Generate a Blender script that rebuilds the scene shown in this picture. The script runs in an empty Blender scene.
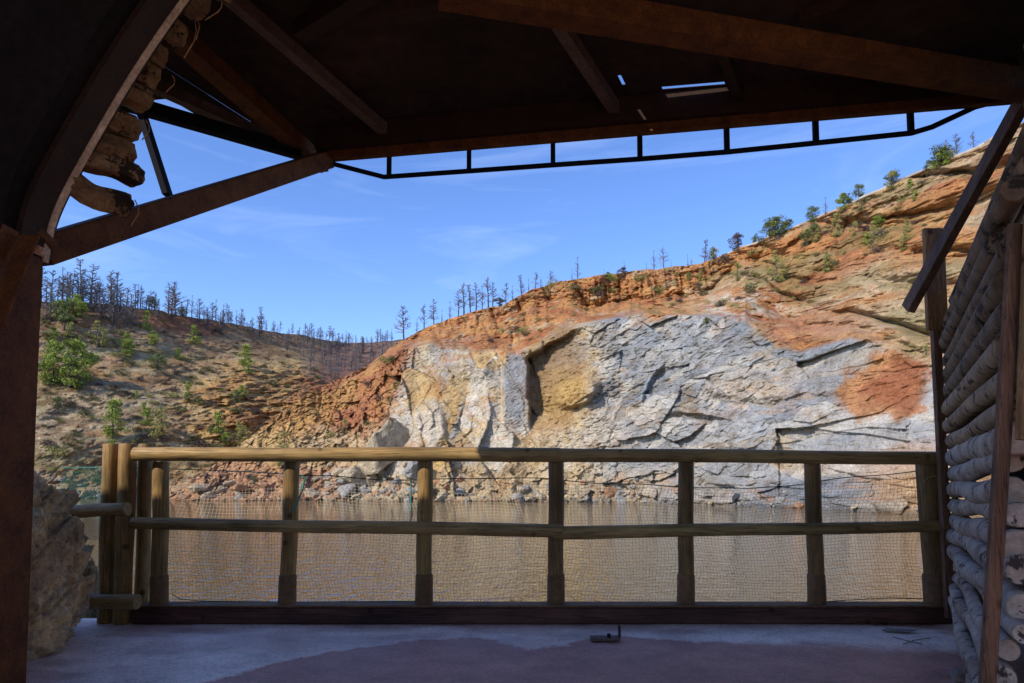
import bpy, math, random
import numpy as np
from mathutils import Vector, Matrix, Quaternion

random.seed(7); RNG = np.random.default_rng(7)
R = math.radians
S = bpy.context.scene
COL = S.collection

# ------------------------------------------------------------------ camera
W, H, F = 1024, 683, 683.0
EYE = 0.90
TH = R(4.02); CY = 440.0                      # slight upward pitch, lens raised
cam_d = bpy.data.cameras.new("camera"); cam = bpy.data.objects.new("camera", cam_d); COL.objects.link(cam)
cam_d.sensor_width = 36; cam_d.lens = F / W * 36
cam_d.shift_y = (CY - 341.5) / W
cam_d.clip_start = 0.05; cam_d.clip_end = 6000
cam.location = (0, 0, EYE); cam.rotation_euler = (R(90) + TH, 0, 0)
S.camera = cam

# ------------------------------------------------------------------ sky, sun, exposure
SUN_DIR = Vector((0.745, 0.667, 0)).normalized()      # horizontal travel of the light
EL = R(36)
w = bpy.data.worlds.new("World"); S.world = w; w.use_nodes = True
nt = w.node_tree; nt.nodes.clear()
out = nt.nodes.new("ShaderNodeOutputWorld"); bg = nt.nodes.new("ShaderNodeBackground")
sky = nt.nodes.new("ShaderNodeTexSky"); sky.sky_type = 'NISHITA'; sky.sun_disc = False
sky.sun_elevation = EL; sky.sun_rotation = math.atan2(-SUN_DIR.x, -SUN_DIR.y)
sky.altitude = 1200; sky.air_density = 1.0; sky.dust_density = 0.4; sky.ozone_density = 3.2
tc = nt.nodes.new("ShaderNodeTexCoord"); mp = nt.nodes.new("ShaderNodeMapping")
mp.inputs['Scale'].default_value = (1.0, 1.6, 7.0); mp.inputs['Rotation'].default_value = (0.12, 0.22, 0.3)
cn = nt.nodes.new("ShaderNodeTexNoise"); cn.inputs['Scale'].default_value = 2.2; cn.inputs['Detail'].default_value = 9; cn.inputs['Roughness'].default_value = 0.62; cn.inputs['Distortion'].default_value = 0.9
cr = nt.nodes.new("ShaderNodeValToRGB"); cr.color_ramp.elements[0].position = 0.50; cr.color_ramp.elements[1].position = 0.82
cr.color_ramp.elements[1].color = (0.12, 0.12, 0.12, 1)
mx = nt.nodes.new("ShaderNodeMixRGB"); mx.inputs[2].default_value = (6.0, 6.6, 7.6, 1)
nt.links.new(tc.outputs['Generated'], mp.inputs[0]); nt.links.new(mp.outputs[0], cn.inputs['Vector'])
nt.links.new(cn.outputs['Fac'], cr.inputs[0]); nt.links.new(cr.outputs[0], mx.inputs[0])
hs = nt.nodes.new('ShaderNodeHueSaturation'); hs.inputs['Saturation'].default_value = 1.15; hs.inputs['Value'].default_value = 0.90; hs.inputs['Hue'].default_value = 0.512
nt.links.new(sky.outputs[0], hs.inputs['Color']); nt.links.new(hs.outputs[0], mx.inputs[1]); nt.links.new(mx.outputs[0], bg.inputs[0])
bg.inputs[1].default_value = 0.15
nt.links.new(bg.outputs[0], out.inputs[0])
sl = bpy.data.lights.new("sun", 'SUN'); sl.energy = 2.45; sl.angle = R(0.5); sl.color = (1.0, 0.90, 0.76)
sun = bpy.data.objects.new("sun", sl); COL.objects.link(sun)
d = Vector((SUN_DIR.x * math.cos(EL), SUN_DIR.y * math.cos(EL), -math.sin(EL)))
sun.rotation_euler = d.to_track_quat('-Z', 'Y').to_euler()
S.view_settings.view_transform = 'Standard'; S.view_settings.look = 'None'
S.view_settings.gamma = 1.0; S.view_settings.exposure = 1.02
S.view_settings.use_curve_mapping = False
S.render.engine = 'CYCLES'
S.cycles.max_bounces = 7; S.cycles.diffuse_bounces = 4; S.cycles.use_denoising = True

# ------------------------------------------------------------------ helpers
def at(px, py, Y):
    """point seen at photo pixel (px,py) standing at forward distance Y"""
    u = (CY - py) / F
    k = Y / (math.cos(TH) - u * math.sin(TH))
    return Vector(((px - 512) / F * k, Y, EYE + (math.sin(TH) + u * math.cos(TH)) * k))
def atN(px, py, Y):
    u = (CY - py) / F
    k = Y / (math.cos(TH) - u * math.sin(TH))
    return (px - 512) / F * k, Y + 0 * px, EYE + (math.sin(TH) + u * math.cos(TH)) * k
def atz(px, py, z):
    u = (CY - py) / F
    dz = math.sin(TH) + u * math.cos(TH); dy = math.cos(TH) - u * math.sin(TH)
    return at(px, py, (z - EYE) / dz * dy)

def tag(o, label=None, cat=None, group=None, kind=None):
    if label: o["label"] = label
    if cat: o["category"] = cat
    if group: o["group"] = group
    if kind: o["kind"] = kind
    return o
def empty(name, loc, label, cat, group=None, rz=0):
    o = bpy.data.objects.new(name, None); COL.objects.link(o); o.location = loc; o.rotation_euler.z = rz
    o.empty_display_size = 0.1
    return tag(o, label, cat, group)

class MB:
    def __init__(s): s.v = []; s.f = []
    def add(s, vs, fs):
        n = len(s.v); s.v += [tuple(v) for v in vs]; s.f += [tuple(i + n for i in f) for f in fs]; return s
    def box(s, c, sx, sy, sz, rz=0):
        M = Matrix.Rotation(rz, 3, 'Z'); c = Vector(c)
        vs = [c + M @ Vector((x * sx / 2, y * sy / 2, z * sz / 2)) for x in (-1, 1) for y in (-1, 1) for z in (-1, 1)]
        return s.add(vs, [(0, 1, 3, 2), (4, 6, 7, 5), (0, 4, 5, 1), (2, 3, 7, 6), (0, 2, 6, 4), (1, 5, 7, 3)])
    def beam(s, a, b, wd, ht, up=(0, 0, 1), bev=0.0, chan=False, roll=0):
        a = Vector(a); b = Vector(b); t = (b - a).normalized(); up = Vector(up)
        side = t.cross(up).normalized(); u2 = side.cross(t).normalized()
        if roll:
            q = Quaternion(t, roll); side = q @ side; u2 = q @ u2
        hw, hh = wd / 2, ht / 2
        if chan:
            k = min(wd, ht) * 0.12
            sec = [(-hw, -hh), (hw, -hh), (hw, -hh + k), (-hw + k, -hh + k), (-hw + k, hh - k), (hw, hh - k), (hw, hh), (-hw, hh)]
        elif bev > 0:
            sec = [(-hw + bev, -hh), (hw - bev, -hh), (hw, -hh + bev), (hw, hh - bev), (hw - bev, hh), (-hw + bev, hh), (-hw, hh - bev), (-hw, -hh + bev)]
        else:
            sec = [(-hw, -hh), (hw, -hh), (hw, hh), (-hw, hh)]
        n = len(sec)
        vs = [p + side * x + u2 * y for p in (a, b) for x, y in sec]
        fs = [(i, (i + 1) % n, n + (i + 1) % n, n + i) for i in range(n)]
        if chan:
            for o_ in (0, n):
                for q in ((0, 1, 2, 3), (0, 3, 4, 7), (7, 4, 5, 6)): fs.append(tuple(o_ + k_ for k_ in q))
        else:
            fs += [tuple(range(n - 1, -1, -1)), tuple(range(n, 2 * n))]
        return s.add(vs, fs)
    def tube(s, pts, rad, n=10, caps=True, wob=0.0, ecc=None):
        pts = [Vector(p) for p in pts]; m = len(pts)
        if not hasattr(rad, '__len__'): rad = [rad] * m
        t0 = (pts[1] - pts[0]).normalized()
        ref = Vector((0, 0, 1)) if abs(t0.z) < 0.8 else Vector((1, 0, 0))
        vs = []
        ph = [random.uniform(-1, 1) * wob for _ in range(n)]
        for i, p in enumerate(pts):
            t = (pts[min(i + 1, m - 1)] - pts[max(i - 1, 0)]).normalized()
            a = t.cross(ref).normalized(); b = a.cross(t).normalized()
            for k in range(n):
                an = 2 * math.pi * k / n
                r = rad[i] * (1 + ph[k] + random.uniform(-1, 1) * wob * 0.12)
                vs.append(p + a * math.cos(an) * r + b * math.sin(an) * r)
        fs = [(i * n + k, i * n + (k + 1) % n, (i + 1) * n + (k + 1) % n, (i + 1) * n + k) for i in range(m - 1) for k in range(n)]
        if caps: fs += [tuple(range(n - 1, -1, -1)), tuple(range((m - 1) * n, m * n))]
        return s.add(vs, fs)
    def mesh(s, name, mat, smooth=False):
        me = bpy.data.meshes.new(name); me.from_pydata(s.v, [], s.f)
        for m_ in (mat if isinstance(mat, (list, tuple)) else [mat]): me.materials.append(m_)
        if smooth:
            me.polygons.foreach_set('use_smooth', [True] * len(me.polygons))
            try: me.set_sharp_from_angle(angle=R(50))
            except Exception: pass
        me.update(); return me
    def build(s, name, mat, parent=None, smooth=False, label=None):
        o = bpy.data.objects.new(name, s.mesh(name, mat, smooth)); COL.objects.link(o)
        if parent is not None:
            o.parent = parent
            o.matrix_parent_inverse = Matrix.Identity(4)
            off = Vector((0, 0, 0)); q = parent
            while q is not None: off += Vector(q.location); q = q.parent
            if s.world: o.data.transform(Matrix.Translation(-off))
        if label: o["label"] = label
        return o
    world = True           # vertices given in world coordinates

def local(mb): mb.world = False; return mb
def copy_tree(o, parent=None):
    c = o.copy(); COL.objects.link(c); c.parent = parent
    for ch in [x for x in o.children]: copy_tree(ch, c)
    return c

# ---- numpy noise
def _h(ix, iy, iz, seed):
    h = (ix.astype(np.int64) * 73856093) ^ (iy.astype(np.int64) * 19349663) ^ (iz.astype(np.int64) * 83492791) ^ np.int64(seed * 2654435 + 977)
    h = (h ^ (h >> 13)) * np.int64(1274126177) & np.int64(0x7fffffff)
    h = (h ^ (h >> 15)) * np.int64(668265263) & np.int64(0x7fffffff)
    return ((h ^ (h >> 11)) & 0xffff) / 65535.0
def noise(x, y, z=0.0, seed=0):
    z = z + 0 * x
    ix, iy, iz = np.floor(x), np.floor(y), np.floor(z)
    fx, fy, fz = x - ix, y - iy, z - iz
    fx = fx * fx * (3 - 2 * fx); fy = fy * fy * (3 - 2 * fy); fz = fz * fz * (3 - 2 * fz)
    def g(a, b, c): return _h(ix + a, iy + b, iz + c, seed)
    r = 0
    for a in (0, 1):
        for b in (0, 1):
            for c in ((0, 1) if np.any(fz) else (0,)):
                r = r + g(a, b, c) * (fx if a else 1 - fx) * (fy if b else 1 - fy) * (fz if c else 1 - fz)
    return r * 2 - 1
def fbm(x, y, z=0.0, seed=0, oct=4, rough=0.5):
    r = 0; a = 1; s = 0
    for i in range(oct):
        r = r + a * noise(x * 2 ** i, y * 2 ** i, (z * 2 ** i if np.any(z) else 0.0), seed + i * 7); s += a; a *= rough
    return r / s
def facets(x, y, seed=0, tilt=1.0, step=0.5, ident=False):
    """broken rock: every cell is its own tilted plane; returns height and distance to the crack"""
    ix, iy = np.floor(x), np.floor(y)
    best = np.full(x.shape, 1e9); second = best.copy(); hh = np.zeros(x.shape); idv = np.zeros(x.shape)
    for a in (-1, 0, 1):
        for b in (-1, 0, 1):
            cx, cy = ix + a, iy + b; z0 = np.zeros_like(cx)
            jx = cx + _h(cx, cy, z0, seed); jy = cy + _h(cx, cy, z0, seed + 1)
            dx, dy = x - jx, y - jy; dd = dx * dx + dy * dy
            gx = (_h(cx, cy, z0, seed + 2) * 2 - 1) * tilt; gy = (_h(cx, cy, z0, seed + 3) * 2 - 1) * tilt
            h0 = (_h(cx, cy, z0, seed + 4) * 2 - 1) * step
            m = dd < best
            second = np.where(m, best, np.minimum(second, dd))
            hh = np.where(m, h0 + gx * dx + gy * dy, hh); idv = np.where(m, _h(cx, cy, z0, seed + 5), idv); best = np.where(m, dd, best)
    if ident: return hh, np.sqrt(second) - np.sqrt(best), idv
    return hh, np.sqrt(second) - np.sqrt(best)
def ss(a, b, x):
    t = np.clip((x - a) / (b - a), 0, 1); return t * t * (3 - 2 * t)
def blob(x, y, cx, cy, rx, ry, rot=0, soft=0.35):
    c, s = math.cos(R(rot)), math.sin(R(rot)); dx, dy = x - cx, y - cy
    q = np.sqrt(((dx * c + dy * s) / rx) ** 2 + ((-dx * s + dy * c) / ry) ** 2)
    return 1 - ss(1 - soft, 1 + soft, q)

def grid_object(name, X, Y, Z, mat, colr=None, flip=False, smooth=True, parent=None):
    nv, nu = X.shape
    co = np.stack([X, Y, Z], -1).reshape(-1, 3).astype(np.float32)
    idx = np.arange(nv * nu).reshape(nv, nu)
    q = np.stack([idx[:-1, :-1], idx[:-1, 1:], idx[1:, 1:], idx[1:, :-1]], -1).reshape(-1, 4)
    if flip: q = q[:, ::-1]
    me = bpy.data.meshes.new(name)
    me.vertices.add(len(co)); me.vertices.foreach_set('co', co.ravel())
    me.loops.add(q.size); me.loops.foreach_set('vertex_index', q.ravel().astype(np.int32))
    me.polygons.add(len(q)); me.polygons.foreach_set('loop_start', np.arange(0, q.size, 4, dtype=np.int32))
    try: me.polygons.foreach_set('loop_total', np.full(len(q), 4, np.int32))
    except Exception: pass
    me.update(calc_edges=True); me.validate()
    me.polygons.foreach_set('use_smooth', np.full(len(me.polygons), smooth))
    if colr is not None:
        a = me.color_attributes.new('rock', 'FLOAT_COLOR', 'POINT')
        c4 = np.ones((nv * nu, 4), np.float32); c4[:, :3] = np.clip(colr.reshape(-1, 3), 0, 1)
        a.data.foreach_set('color', c4.ravel())
    me.materials.append(mat)
    o = bpy.data.objects.new(name, me); COL.objects.link(o)
    if parent: o.parent = parent
    return o

# ------------------------------------------------------------------ materials
def mat(name, base=(0.5, 0.5, 0.5), rough=0.8, metal=0.0, spec=0.3):
    m = bpy.data.materials.new(name); m.use_nodes = True; t = m.node_tree; b = t.nodes['Principled BSDF']
    b.inputs['Base Color'].default_value = (*base, 1); b.inputs['Roughness'].default_value = rough
    b.inputs['Metallic'].default_value = metal; b.inputs['Specular IOR Level'].default_value = spec
    return m, t, b
def nnode(t, scale, detail=6, rough=0.6, coord='Object', stretch=None, dist=0.0, kind='noise'):
    c = t.nodes.new('ShaderNodeTexCoord'); src = c.outputs[coord]
    if stretch:
        mp = t.nodes.new('ShaderNodeMapping'); mp.inputs['Scale'].default_value = stretch; t.links.new(src, mp.inputs[0]); src = mp.outputs[0]
    if kind == 'noise':
        n = t.nodes.new('ShaderNodeTexNoise'); n.inputs['Detail'].default_value = detail; n.inputs['Roughness'].default_value = rough; n.inputs['Distortion'].default_value = dist
    else:
        n = t.nodes.new('ShaderNodeTexVoronoi')
    n.inputs['Scale'].default_value = scale; t.links.new(src, n.inputs['Vector']); return n
def ramp(t, src, stops):
    r = t.nodes.new('ShaderNodeValToRGB'); e = r.color_ramp.elements
    while len(e) < len(stops): e.new(0.5)
    for el, (p, c) in zip(e, stops): el.position = p; el.color = (*c, 1)
    t.links.new(src, r.inputs[0]); return r
def mixc(t, a, b, fac, mode='MIX'):
    m = t.nodes.new('ShaderNodeMixRGB'); m.blend_type = mode
    for i, v in ((0, fac), (1, a), (2, b)):
        if isinstance(v, (int, float)): m.inputs[i].default_value = v
        elif isinstance(v, tuple): m.inputs[i].default_value = (*v, 1)
        else: t.links.new(v, m.inputs[i])
    return m.outputs[0]
def bump(t, b, src, strength, dist, prev=None):
    n = t.nodes.new('ShaderNodeBump'); n.inputs['Strength'].default_value = strength; n.inputs['Distance'].default_value = dist
    t.links.new(src, n.inputs['Height'])
    if prev: t.links.new(prev.outputs[0], n.inputs['Normal'])
    t.links.new(n.outputs[0], b.inputs['Normal']); return n

def rock_attr_mat(name, scale=1.0, bstr=0.6):
    m, t, b = mat(name, rough=0.95, spec=0.15)
    a = t.nodes.new('ShaderNodeAttribute'); a.attribute_name = 'rock'
    n1 = nnode(t, 0.35 * scale, 8, 0.7); n2 = nnode(t, 2.2 * scale, 6, 0.75)
    r1 = ramp(t, n1.outputs['Fac'], [(0.32, (0.50, 0.42, 0.36)), (0.46, (0.95, 0.93, 0.9)), (0.6, (1.1, 1.1, 1.1)), (0.72, (1.5, 1.48, 1.42))])
    r2 = ramp(t, n2.outputs['Fac'], [(0.30, (0.40, 0.37, 0.34)), (0.45, (0.95, 0.95, 0.95)), (0.60, (1.2, 1.19, 1.17)), (0.72, (1.55, 1.53, 1.5))])
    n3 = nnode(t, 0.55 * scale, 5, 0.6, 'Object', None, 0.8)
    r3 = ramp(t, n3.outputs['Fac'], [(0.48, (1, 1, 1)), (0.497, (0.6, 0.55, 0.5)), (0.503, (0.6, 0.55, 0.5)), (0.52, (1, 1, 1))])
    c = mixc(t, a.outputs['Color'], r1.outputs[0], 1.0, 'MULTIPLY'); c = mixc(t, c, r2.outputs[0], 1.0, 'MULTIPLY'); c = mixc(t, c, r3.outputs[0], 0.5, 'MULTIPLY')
    t.links.new(c, b.inputs['Base Color'])
    p = bump(t, b, n2.outputs['Fac'], bstr, 0.8 / scale)
    return m
M = {}
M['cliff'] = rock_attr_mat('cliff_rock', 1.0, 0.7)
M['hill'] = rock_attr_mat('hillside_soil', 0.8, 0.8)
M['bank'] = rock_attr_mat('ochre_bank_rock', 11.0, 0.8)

def simple_rock(name, c1, c2, scale=0.6, bs=0.6, bd=0.4):
    m, t, b = mat(name, c1, 0.95, 0, 0.15)
    n = nnode(t, scale, 8, 0.7); r = ramp(t, n.outputs['Fac'], [(0.3, c2), (0.6, c1), (0.8, tuple(min(1, v * 1.25) for v in c1))])
    t.links.new(r.outputs[0], b.inputs['Base Color']); bump(t, b, n.outputs['Fac'], bs, bd); return m
#
M['rock_cream'] = simple_rock('cream_rock', (0.44, 0.37, 0.26), (0.154, 0.105, 0.056), 4.5, 1.0, 0.10)
M['rock_grey'] = simple_rock('grey_rock', (0.32, 0.31, 0.29), (0.119, 0.112, 0.105), 4.5, 1.0, 0.10)
M['rock_red'] = simple_rock('red_rock', (0.40, 0.23, 0.13), (0.168, 0.077, 0.042), 4.5, 1.0, 0.10)
M['rock_dark'] = simple_rock('dark_rock', (0.06, 0.07, 0.08), (0.03, 0.03, 0.035), 2.2, 0.8, 0.12)
M['pebble'] = simple_rock('pale_stone', (0.34, 0.29, 0.27), (0.2, 0.16, 0.15), 9, 0.5, 0.02)

# rust
def rust(name, c1, c2, rough=0.7, sc=9):
    m, t, b = mat(name, c1, rough, 0.0, 0.25)
    n = nnode(t, sc, 9, 0.7); n2 = nnode(t, sc * 9, 4, 0.6)
    r = ramp(t, n.outputs['Fac'], [(0.3, c2), (0.62, c1), (0.8, tuple(v * 1.5 for v in c1))])
    c = mixc(t, r.outputs[0], ramp(t, n2.outputs['Fac'], [(0.3, (0.65, 0.62, 0.6)), (0.7, (1.25, 1.2, 1.15))]).outputs[0], 1.0, 'MULTIPLY')
    t.links.new(c, b.inputs['Base Color']); bump(t, b, n2.outputs['Fac'], 0.35, 0.004); return m
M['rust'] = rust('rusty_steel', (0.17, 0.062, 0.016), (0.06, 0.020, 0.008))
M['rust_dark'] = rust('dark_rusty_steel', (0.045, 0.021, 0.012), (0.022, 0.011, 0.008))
M['rust_worn_lit'] = rust('worn_lit_rust_edge', (0.80, 0.58, 0.40), (0.42, 0.27, 0.16), 0.5)  # pale worn steel; daylight caught on the arch lip is painted in
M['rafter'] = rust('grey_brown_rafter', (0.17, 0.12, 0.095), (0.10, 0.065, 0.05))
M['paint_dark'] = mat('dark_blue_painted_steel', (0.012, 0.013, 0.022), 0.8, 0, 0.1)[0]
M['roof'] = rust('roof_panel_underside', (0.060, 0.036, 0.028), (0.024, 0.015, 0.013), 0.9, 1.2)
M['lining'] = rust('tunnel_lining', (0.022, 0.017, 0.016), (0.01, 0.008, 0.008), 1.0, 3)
M['iron'] = mat('black_iron', (0.02, 0.018, 0.016), 0.5, 0.4)[0]
M['teal'] = mat('teal_cord', (0.03, 0.22, 0.19), 0.6)[0]
M['darkcord'] = mat('dark_green_cord', (0.02, 0.07, 0.05), 0.7)[0]
M['netm'] = mat('netting_plastic', (0.60, 0.54, 0.42), 0.6)[0]
M['net_teal'] = mat('green_netting_plastic', (0.03, 0.20, 0.18), 0.6)[0]

def wood(name, c1, c2, scar=None, scale=6, rough=0.75, stretch=(1, 1, 1), scar_amt=0.5):
    m, t, b = mat(name, c1, rough, 0, 0.25)
    n = nnode(t, scale, 8, 0.65, 'Object', stretch); n2 = nnode(t, scale * 6, 4, 0.6, 'Object', stretch)
    r = ramp(t, n.outputs['Fac'], [(0.32, c2), (0.6, c1), (0.8, tuple(min(1, v * 1.25) for v in c1))])
    c = mixc(t, r.outputs[0], ramp(t, n2.outputs['Fac'], [(0.3, (0.7, 0.68, 0.66)), (0.65, (1.15, 1.12, 1.1))]).outputs[0], 1.0, 'MULTIPLY')
    if stretch != (1, 1, 1):
        n4 = nnode(t, scale * 4, 3, 0.5, 'Object', tuple(v * (0.25 if v < 1 else 1.3) for v in stretch), 0.2)
        c = mixc(t, c, ramp(t, n4.outputs['Fac'], [(0.475, (1, 1, 1)), (0.495, (0.3, 0.27, 0.25)), (0.505, (0.3, 0.27, 0.25)), (0.525, (1, 1, 1))]).outputs[0], 0.8, 'MULTIPLY')
        vo = nnode(t, 4.5, 0, 0, 'Object', None, 0, 'voronoi')
        c = mixc(t, c, ramp(t, vo.outputs['Distance'], [(0.05, (0.25, 0.18, 0.14)), (0.12, (1, 1, 1))]).outputs[0], 0.85, 'MULTIPLY')
        n5 = nnode(t, 1.6, 4, 0.6)
        c = mixc(t, c, ramp(t, n5.outputs['Fac'], [(0.35, (0.62, 0.66, 0.62)), (0.6, (1.12, 1.1, 1.05))]).outputs[0], 1.0, 'MULTIPLY')
    if scar:
        s = nnode(t, 7.0, 5, 0.7, 'Object', (1.6, .9, 1.6), 0.4)
        sr = ramp(t, s.outputs['Fac'], [(0.60 - scar_amt * 0.08, (0, 0, 0)), (0.63 - scar_amt * 0.08, (1, 1, 1))])
        c = mixc(t, c, scar, sr.outputs[0])
    t.links.new(c, b.inputs['Base Color']); bump(t, b, n2.outputs['Fac'], 0.4, 0.006); return m
M['rail'] = wood('peeled_pine_pole', (0.42, 0.29, 0.125), (0.26, 0.155, 0.06), None, 3, 0.5, (0.35, 3, 3))
M['post'] = wood('treated_pine_post', (0.36, 0.225, 0.085), (0.19, 0.11, 0.04), None, 4, 0.6, (3, 3, 0.4))
M['post_dark'] = wood('treated_post_dark', (0.27, 0.155, 0.065), (0.14, 0.075, 0.03), None, 4, 0.6, (3, 3, 0.4))
M['sleeve'] = wood('post_foot', (0.22, 0.12, 0.055), (0.12, 0.06, 0.03), None, 5, 0.7)
M['sill'] = wood('red_brown_timber', (0.13, 0.055, 0.045), (0.06, 0.025, 0.02), None, 3, 0.7, (0.4, 3, 3))
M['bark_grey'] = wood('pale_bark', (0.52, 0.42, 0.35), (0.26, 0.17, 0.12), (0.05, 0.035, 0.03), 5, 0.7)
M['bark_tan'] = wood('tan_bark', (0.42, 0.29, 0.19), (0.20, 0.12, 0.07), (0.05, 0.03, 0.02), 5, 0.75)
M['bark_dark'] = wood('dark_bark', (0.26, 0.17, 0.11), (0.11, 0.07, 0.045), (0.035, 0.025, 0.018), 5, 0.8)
M['lag'] = wood('lagging_log_bark', (0.30, 0.17, 0.075), (0.08, 0.045, 0.022), (0.03, 0.018, 0.01), 16, 0.85, scar_amt=0.7)
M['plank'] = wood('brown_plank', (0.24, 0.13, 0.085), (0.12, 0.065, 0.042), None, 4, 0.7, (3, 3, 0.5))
M['plank_lit'] = wood('lit_tan_plank', (0.44, 0.25, 0.12), (0.28, 0.14, 0.06), None, 4, 0.7, (3, 3, 0.5))  # plank wood in a brighter tan, sunlight on the boards put into its colour

def leaf(name, c, var=0.5, sc=0.5):
    m, t, b = mat(name, c, 0.7, 0, 0.2)
    n = nnode(t, sc, 4, 0.6); r = ramp(t, n.outputs['Fac'], [(0.35, tuple(v * (1 - var) for v in c)), (0.65, tuple(v * (1 + var) for v in c))])
    t.links.new(r.outputs[0], b.inputs['Base Color'])
    return m
M['pine_green'] = leaf('pine_needles', (0.13, 0.165, 0.055))
M['bright_green'] = leaf('bright_needles', (0.24, 0.30, 0.06))
M['yellow_green'] = leaf('yellow_green_leaves', (0.26, 0.25, 0.08))
M['olive'] = leaf('olive_scrub', (0.14, 0.14, 0.06))
M['dry'] = leaf('dry_purple_scrub', (0.095, 0.07, 0.06))
M['burnt'] = leaf('burnt_wood', (0.085, 0.075, 0.08))
M['burnt_far'] = leaf('burnt_twigs', (0.15, 0.135, 0.14))

# water
m, t, b = mat('brown_mine_water', (0.12, 0.078, 0.026), 0.03, 0, 0.5)
b.inputs['IOR'].default_value = 1.33
n1 = nnode(t, 1.0, 2, 0.5, 'Object', (1.4, 0.7, 1), 0.3); n2 = nnode(t, 1.0, 2, 0.5, 'Object', (4.5, 2.0, 1), 0.3); n3 = nnode(t, 0.05, 3, 0.5)
p = bump(t, b, n1.outputs['Fac'], 1.0, 0.10); p2 = bump(t, b, n2.outputs['Fac'], 1.0, 0.06, p)
M['water'] = m

# concrete floor (patch mask as attribute)
m, t, b = mat('deck_concrete', (0.3, 0.25, 0.25), 0.50, 0, 0.5)
a = t.nodes.new('ShaderNodeAttribute'); a.attribute_name = 'rock'
n1 = nnode(t, 3.5, 8, 0.7); n2 = nnode(t, 45, 5, 0.7); n3 = nnode(t, 1.1, 5, 0.6)
c = mixc(t, a.outputs['Color'], ramp(t, n1.outputs['Fac'], [(0.35, (0.74, 0.72, 0.72)), (0.5, (1, 1, 1)), (0.65, (1.15, 1.15, 1.15))]).outputs[0], 1.0, 'MULTIPLY')
c = mixc(t, c, ramp(t, n2.outputs['Fac'], [(0.3, (0.75, 0.74, 0.74)), (0.7, (1.2, 1.2, 1.2))]).outputs[0], 1.0, 'MULTIPLY')
c = mixc(t, c, ramp(t, n3.outputs['Fac'], [(0.35, (0.85, 0.80, 0.80)), (0.65, (1.1, 1.1, 1.1))]).outputs[0], 1.0, 'MULTIPLY')
n4 = nnode(t, 160, 3, 0.6); n5 = nnode(t, 1.7, 6, 0.7, 'Object', None, 0.5)
c = mixc(t, c, ramp(t, n4.outputs['Fac'], [(0.36, (0.45, 0.42, 0.40)), (0.44, (1, 1, 1)), (0.62, (1, 1, 1)), (0.70, (1.35, 1.33, 1.3))]).outputs[0], 0.8, 'MULTIPLY')
c = mixc(t, c, ramp(t, n5.outputs['Fac'], [(0.494, (1, 1, 1)), (0.4985, (0.35, 0.32, 0.3)), (0.5015, (0.35, 0.32, 0.3)), (0.506, (1, 1, 1))]).outputs[0], 0.55, 'MULTIPLY')
t.links.new(c, b.inputs['Base Color']); bump(t, b, n2.outputs['Fac'], 0.6, 0.008)
M['floor'] = m
M['ground'] = simple_rock('lake_bed', (0.2, 0.13, 0.08), (0.12, 0.08, 0.05), 0.1)
M['bounce_ground'] = simple_rock('pale_bounce_gravel', (0.66, 0.54, 0.42), (0.55, 0.42, 0.31), 0.8)  # kept pale so the added ground reflects warm fill
M['kerb_white'] = mat('pale_road_parapet', (0.42, 0.38, 0.33), 0.8)[0]

# ------------------------------------------------------------------ terrain
WATER = EYE - 3.0
def interp(x, pts):
    xs, ys = zip(*pts); return np.interp(x, xs, ys)
SKY_MAIN = [(150, 503), (170, 496), (205, 470), (255, 432), (300, 397), (345, 375), (370, 362), (390, 347), (420, 330), (450, 317), (480, 309), (500, 304), (520, 294), (545, 284),
            (600, 274), (650, 268), (700, 263), (730, 251), (770, 236), (820, 216), (870, 193), (920, 170), (980, 145), (1040, 112), (1150, 60), (1300, 10)]
D0_MAIN = [(150, 178), (250, 172), (400, 163), (520, 156), (620, 146), (720, 122), (800, 104), (870, 88), (940, 76), (1040, 62), (1150, 52), (1300, 42)]
DC_MAIN = [(150, 185), (250, 200), (390, 225), (480, 212), (620, 200), (720, 180), (800, 160), (870, 142), (940, 126), (1040, 108), (1150, 92), (1300, 80)]
YB = [(300, 420), (385, 352), (430, 345), (475, 352), (520, 352), (560, 332), (600, 322), (640, 314), (700, 316), (745, 318), (775, 340), (800, 352), (850, 338), (900, 352), (940, 372), (1100, 380)]
SKY_HILL = [(-250, 250), (-60, 285), (45, 301), (100, 303), (160, 311), (210, 320), (260, 329), (300, 335), (340, 343), (390, 341), (430, 338), (520, 335)]
D0_HILL = [(-250, 150), (0, 190), (200, 205), (400, 240), (520, 260)]
DC_HILL = [(-250, 220), (45, 265), (150, 300), (250, 350), (340, 420), (420, 450), (520, 460)]
def shore_y(D):         # photo row of the waterline at forward distance D
    r = (WATER - EYE) / D
    # solve (sin+u cos)/(cos-u sin)=r
    u = (r * math.cos(TH) - math.sin(TH)) / (math.cos(TH) + r * math.sin(TH))
    return CY - u * F

C = dict(ash=(0.16, 0.12, 0.11), orange=(0.42, 0.20, 0.08), red=(0.27, 0.09, 0.045), grey=(0.235, 0.265, 0.30), cream=(0.47, 0.40, 0.285), yellow=(0.47, 0.31, 0.11),
         brown=(0.17, 0.10, 0.055), buff=(0.44, 0.35, 0.22), olive=(0.20, 0.18, 0.075), pale=(0.52, 0.485, 0.42), dgrey=(0.13, 0.145, 0.165), pink=(0.38, 0.18, 0.11))
C = {k: np.array(v) for k, v in C.items()}
def lay(c, k, m): return c * (1 - m[..., None]) + C[k] * m[..., None]

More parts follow.
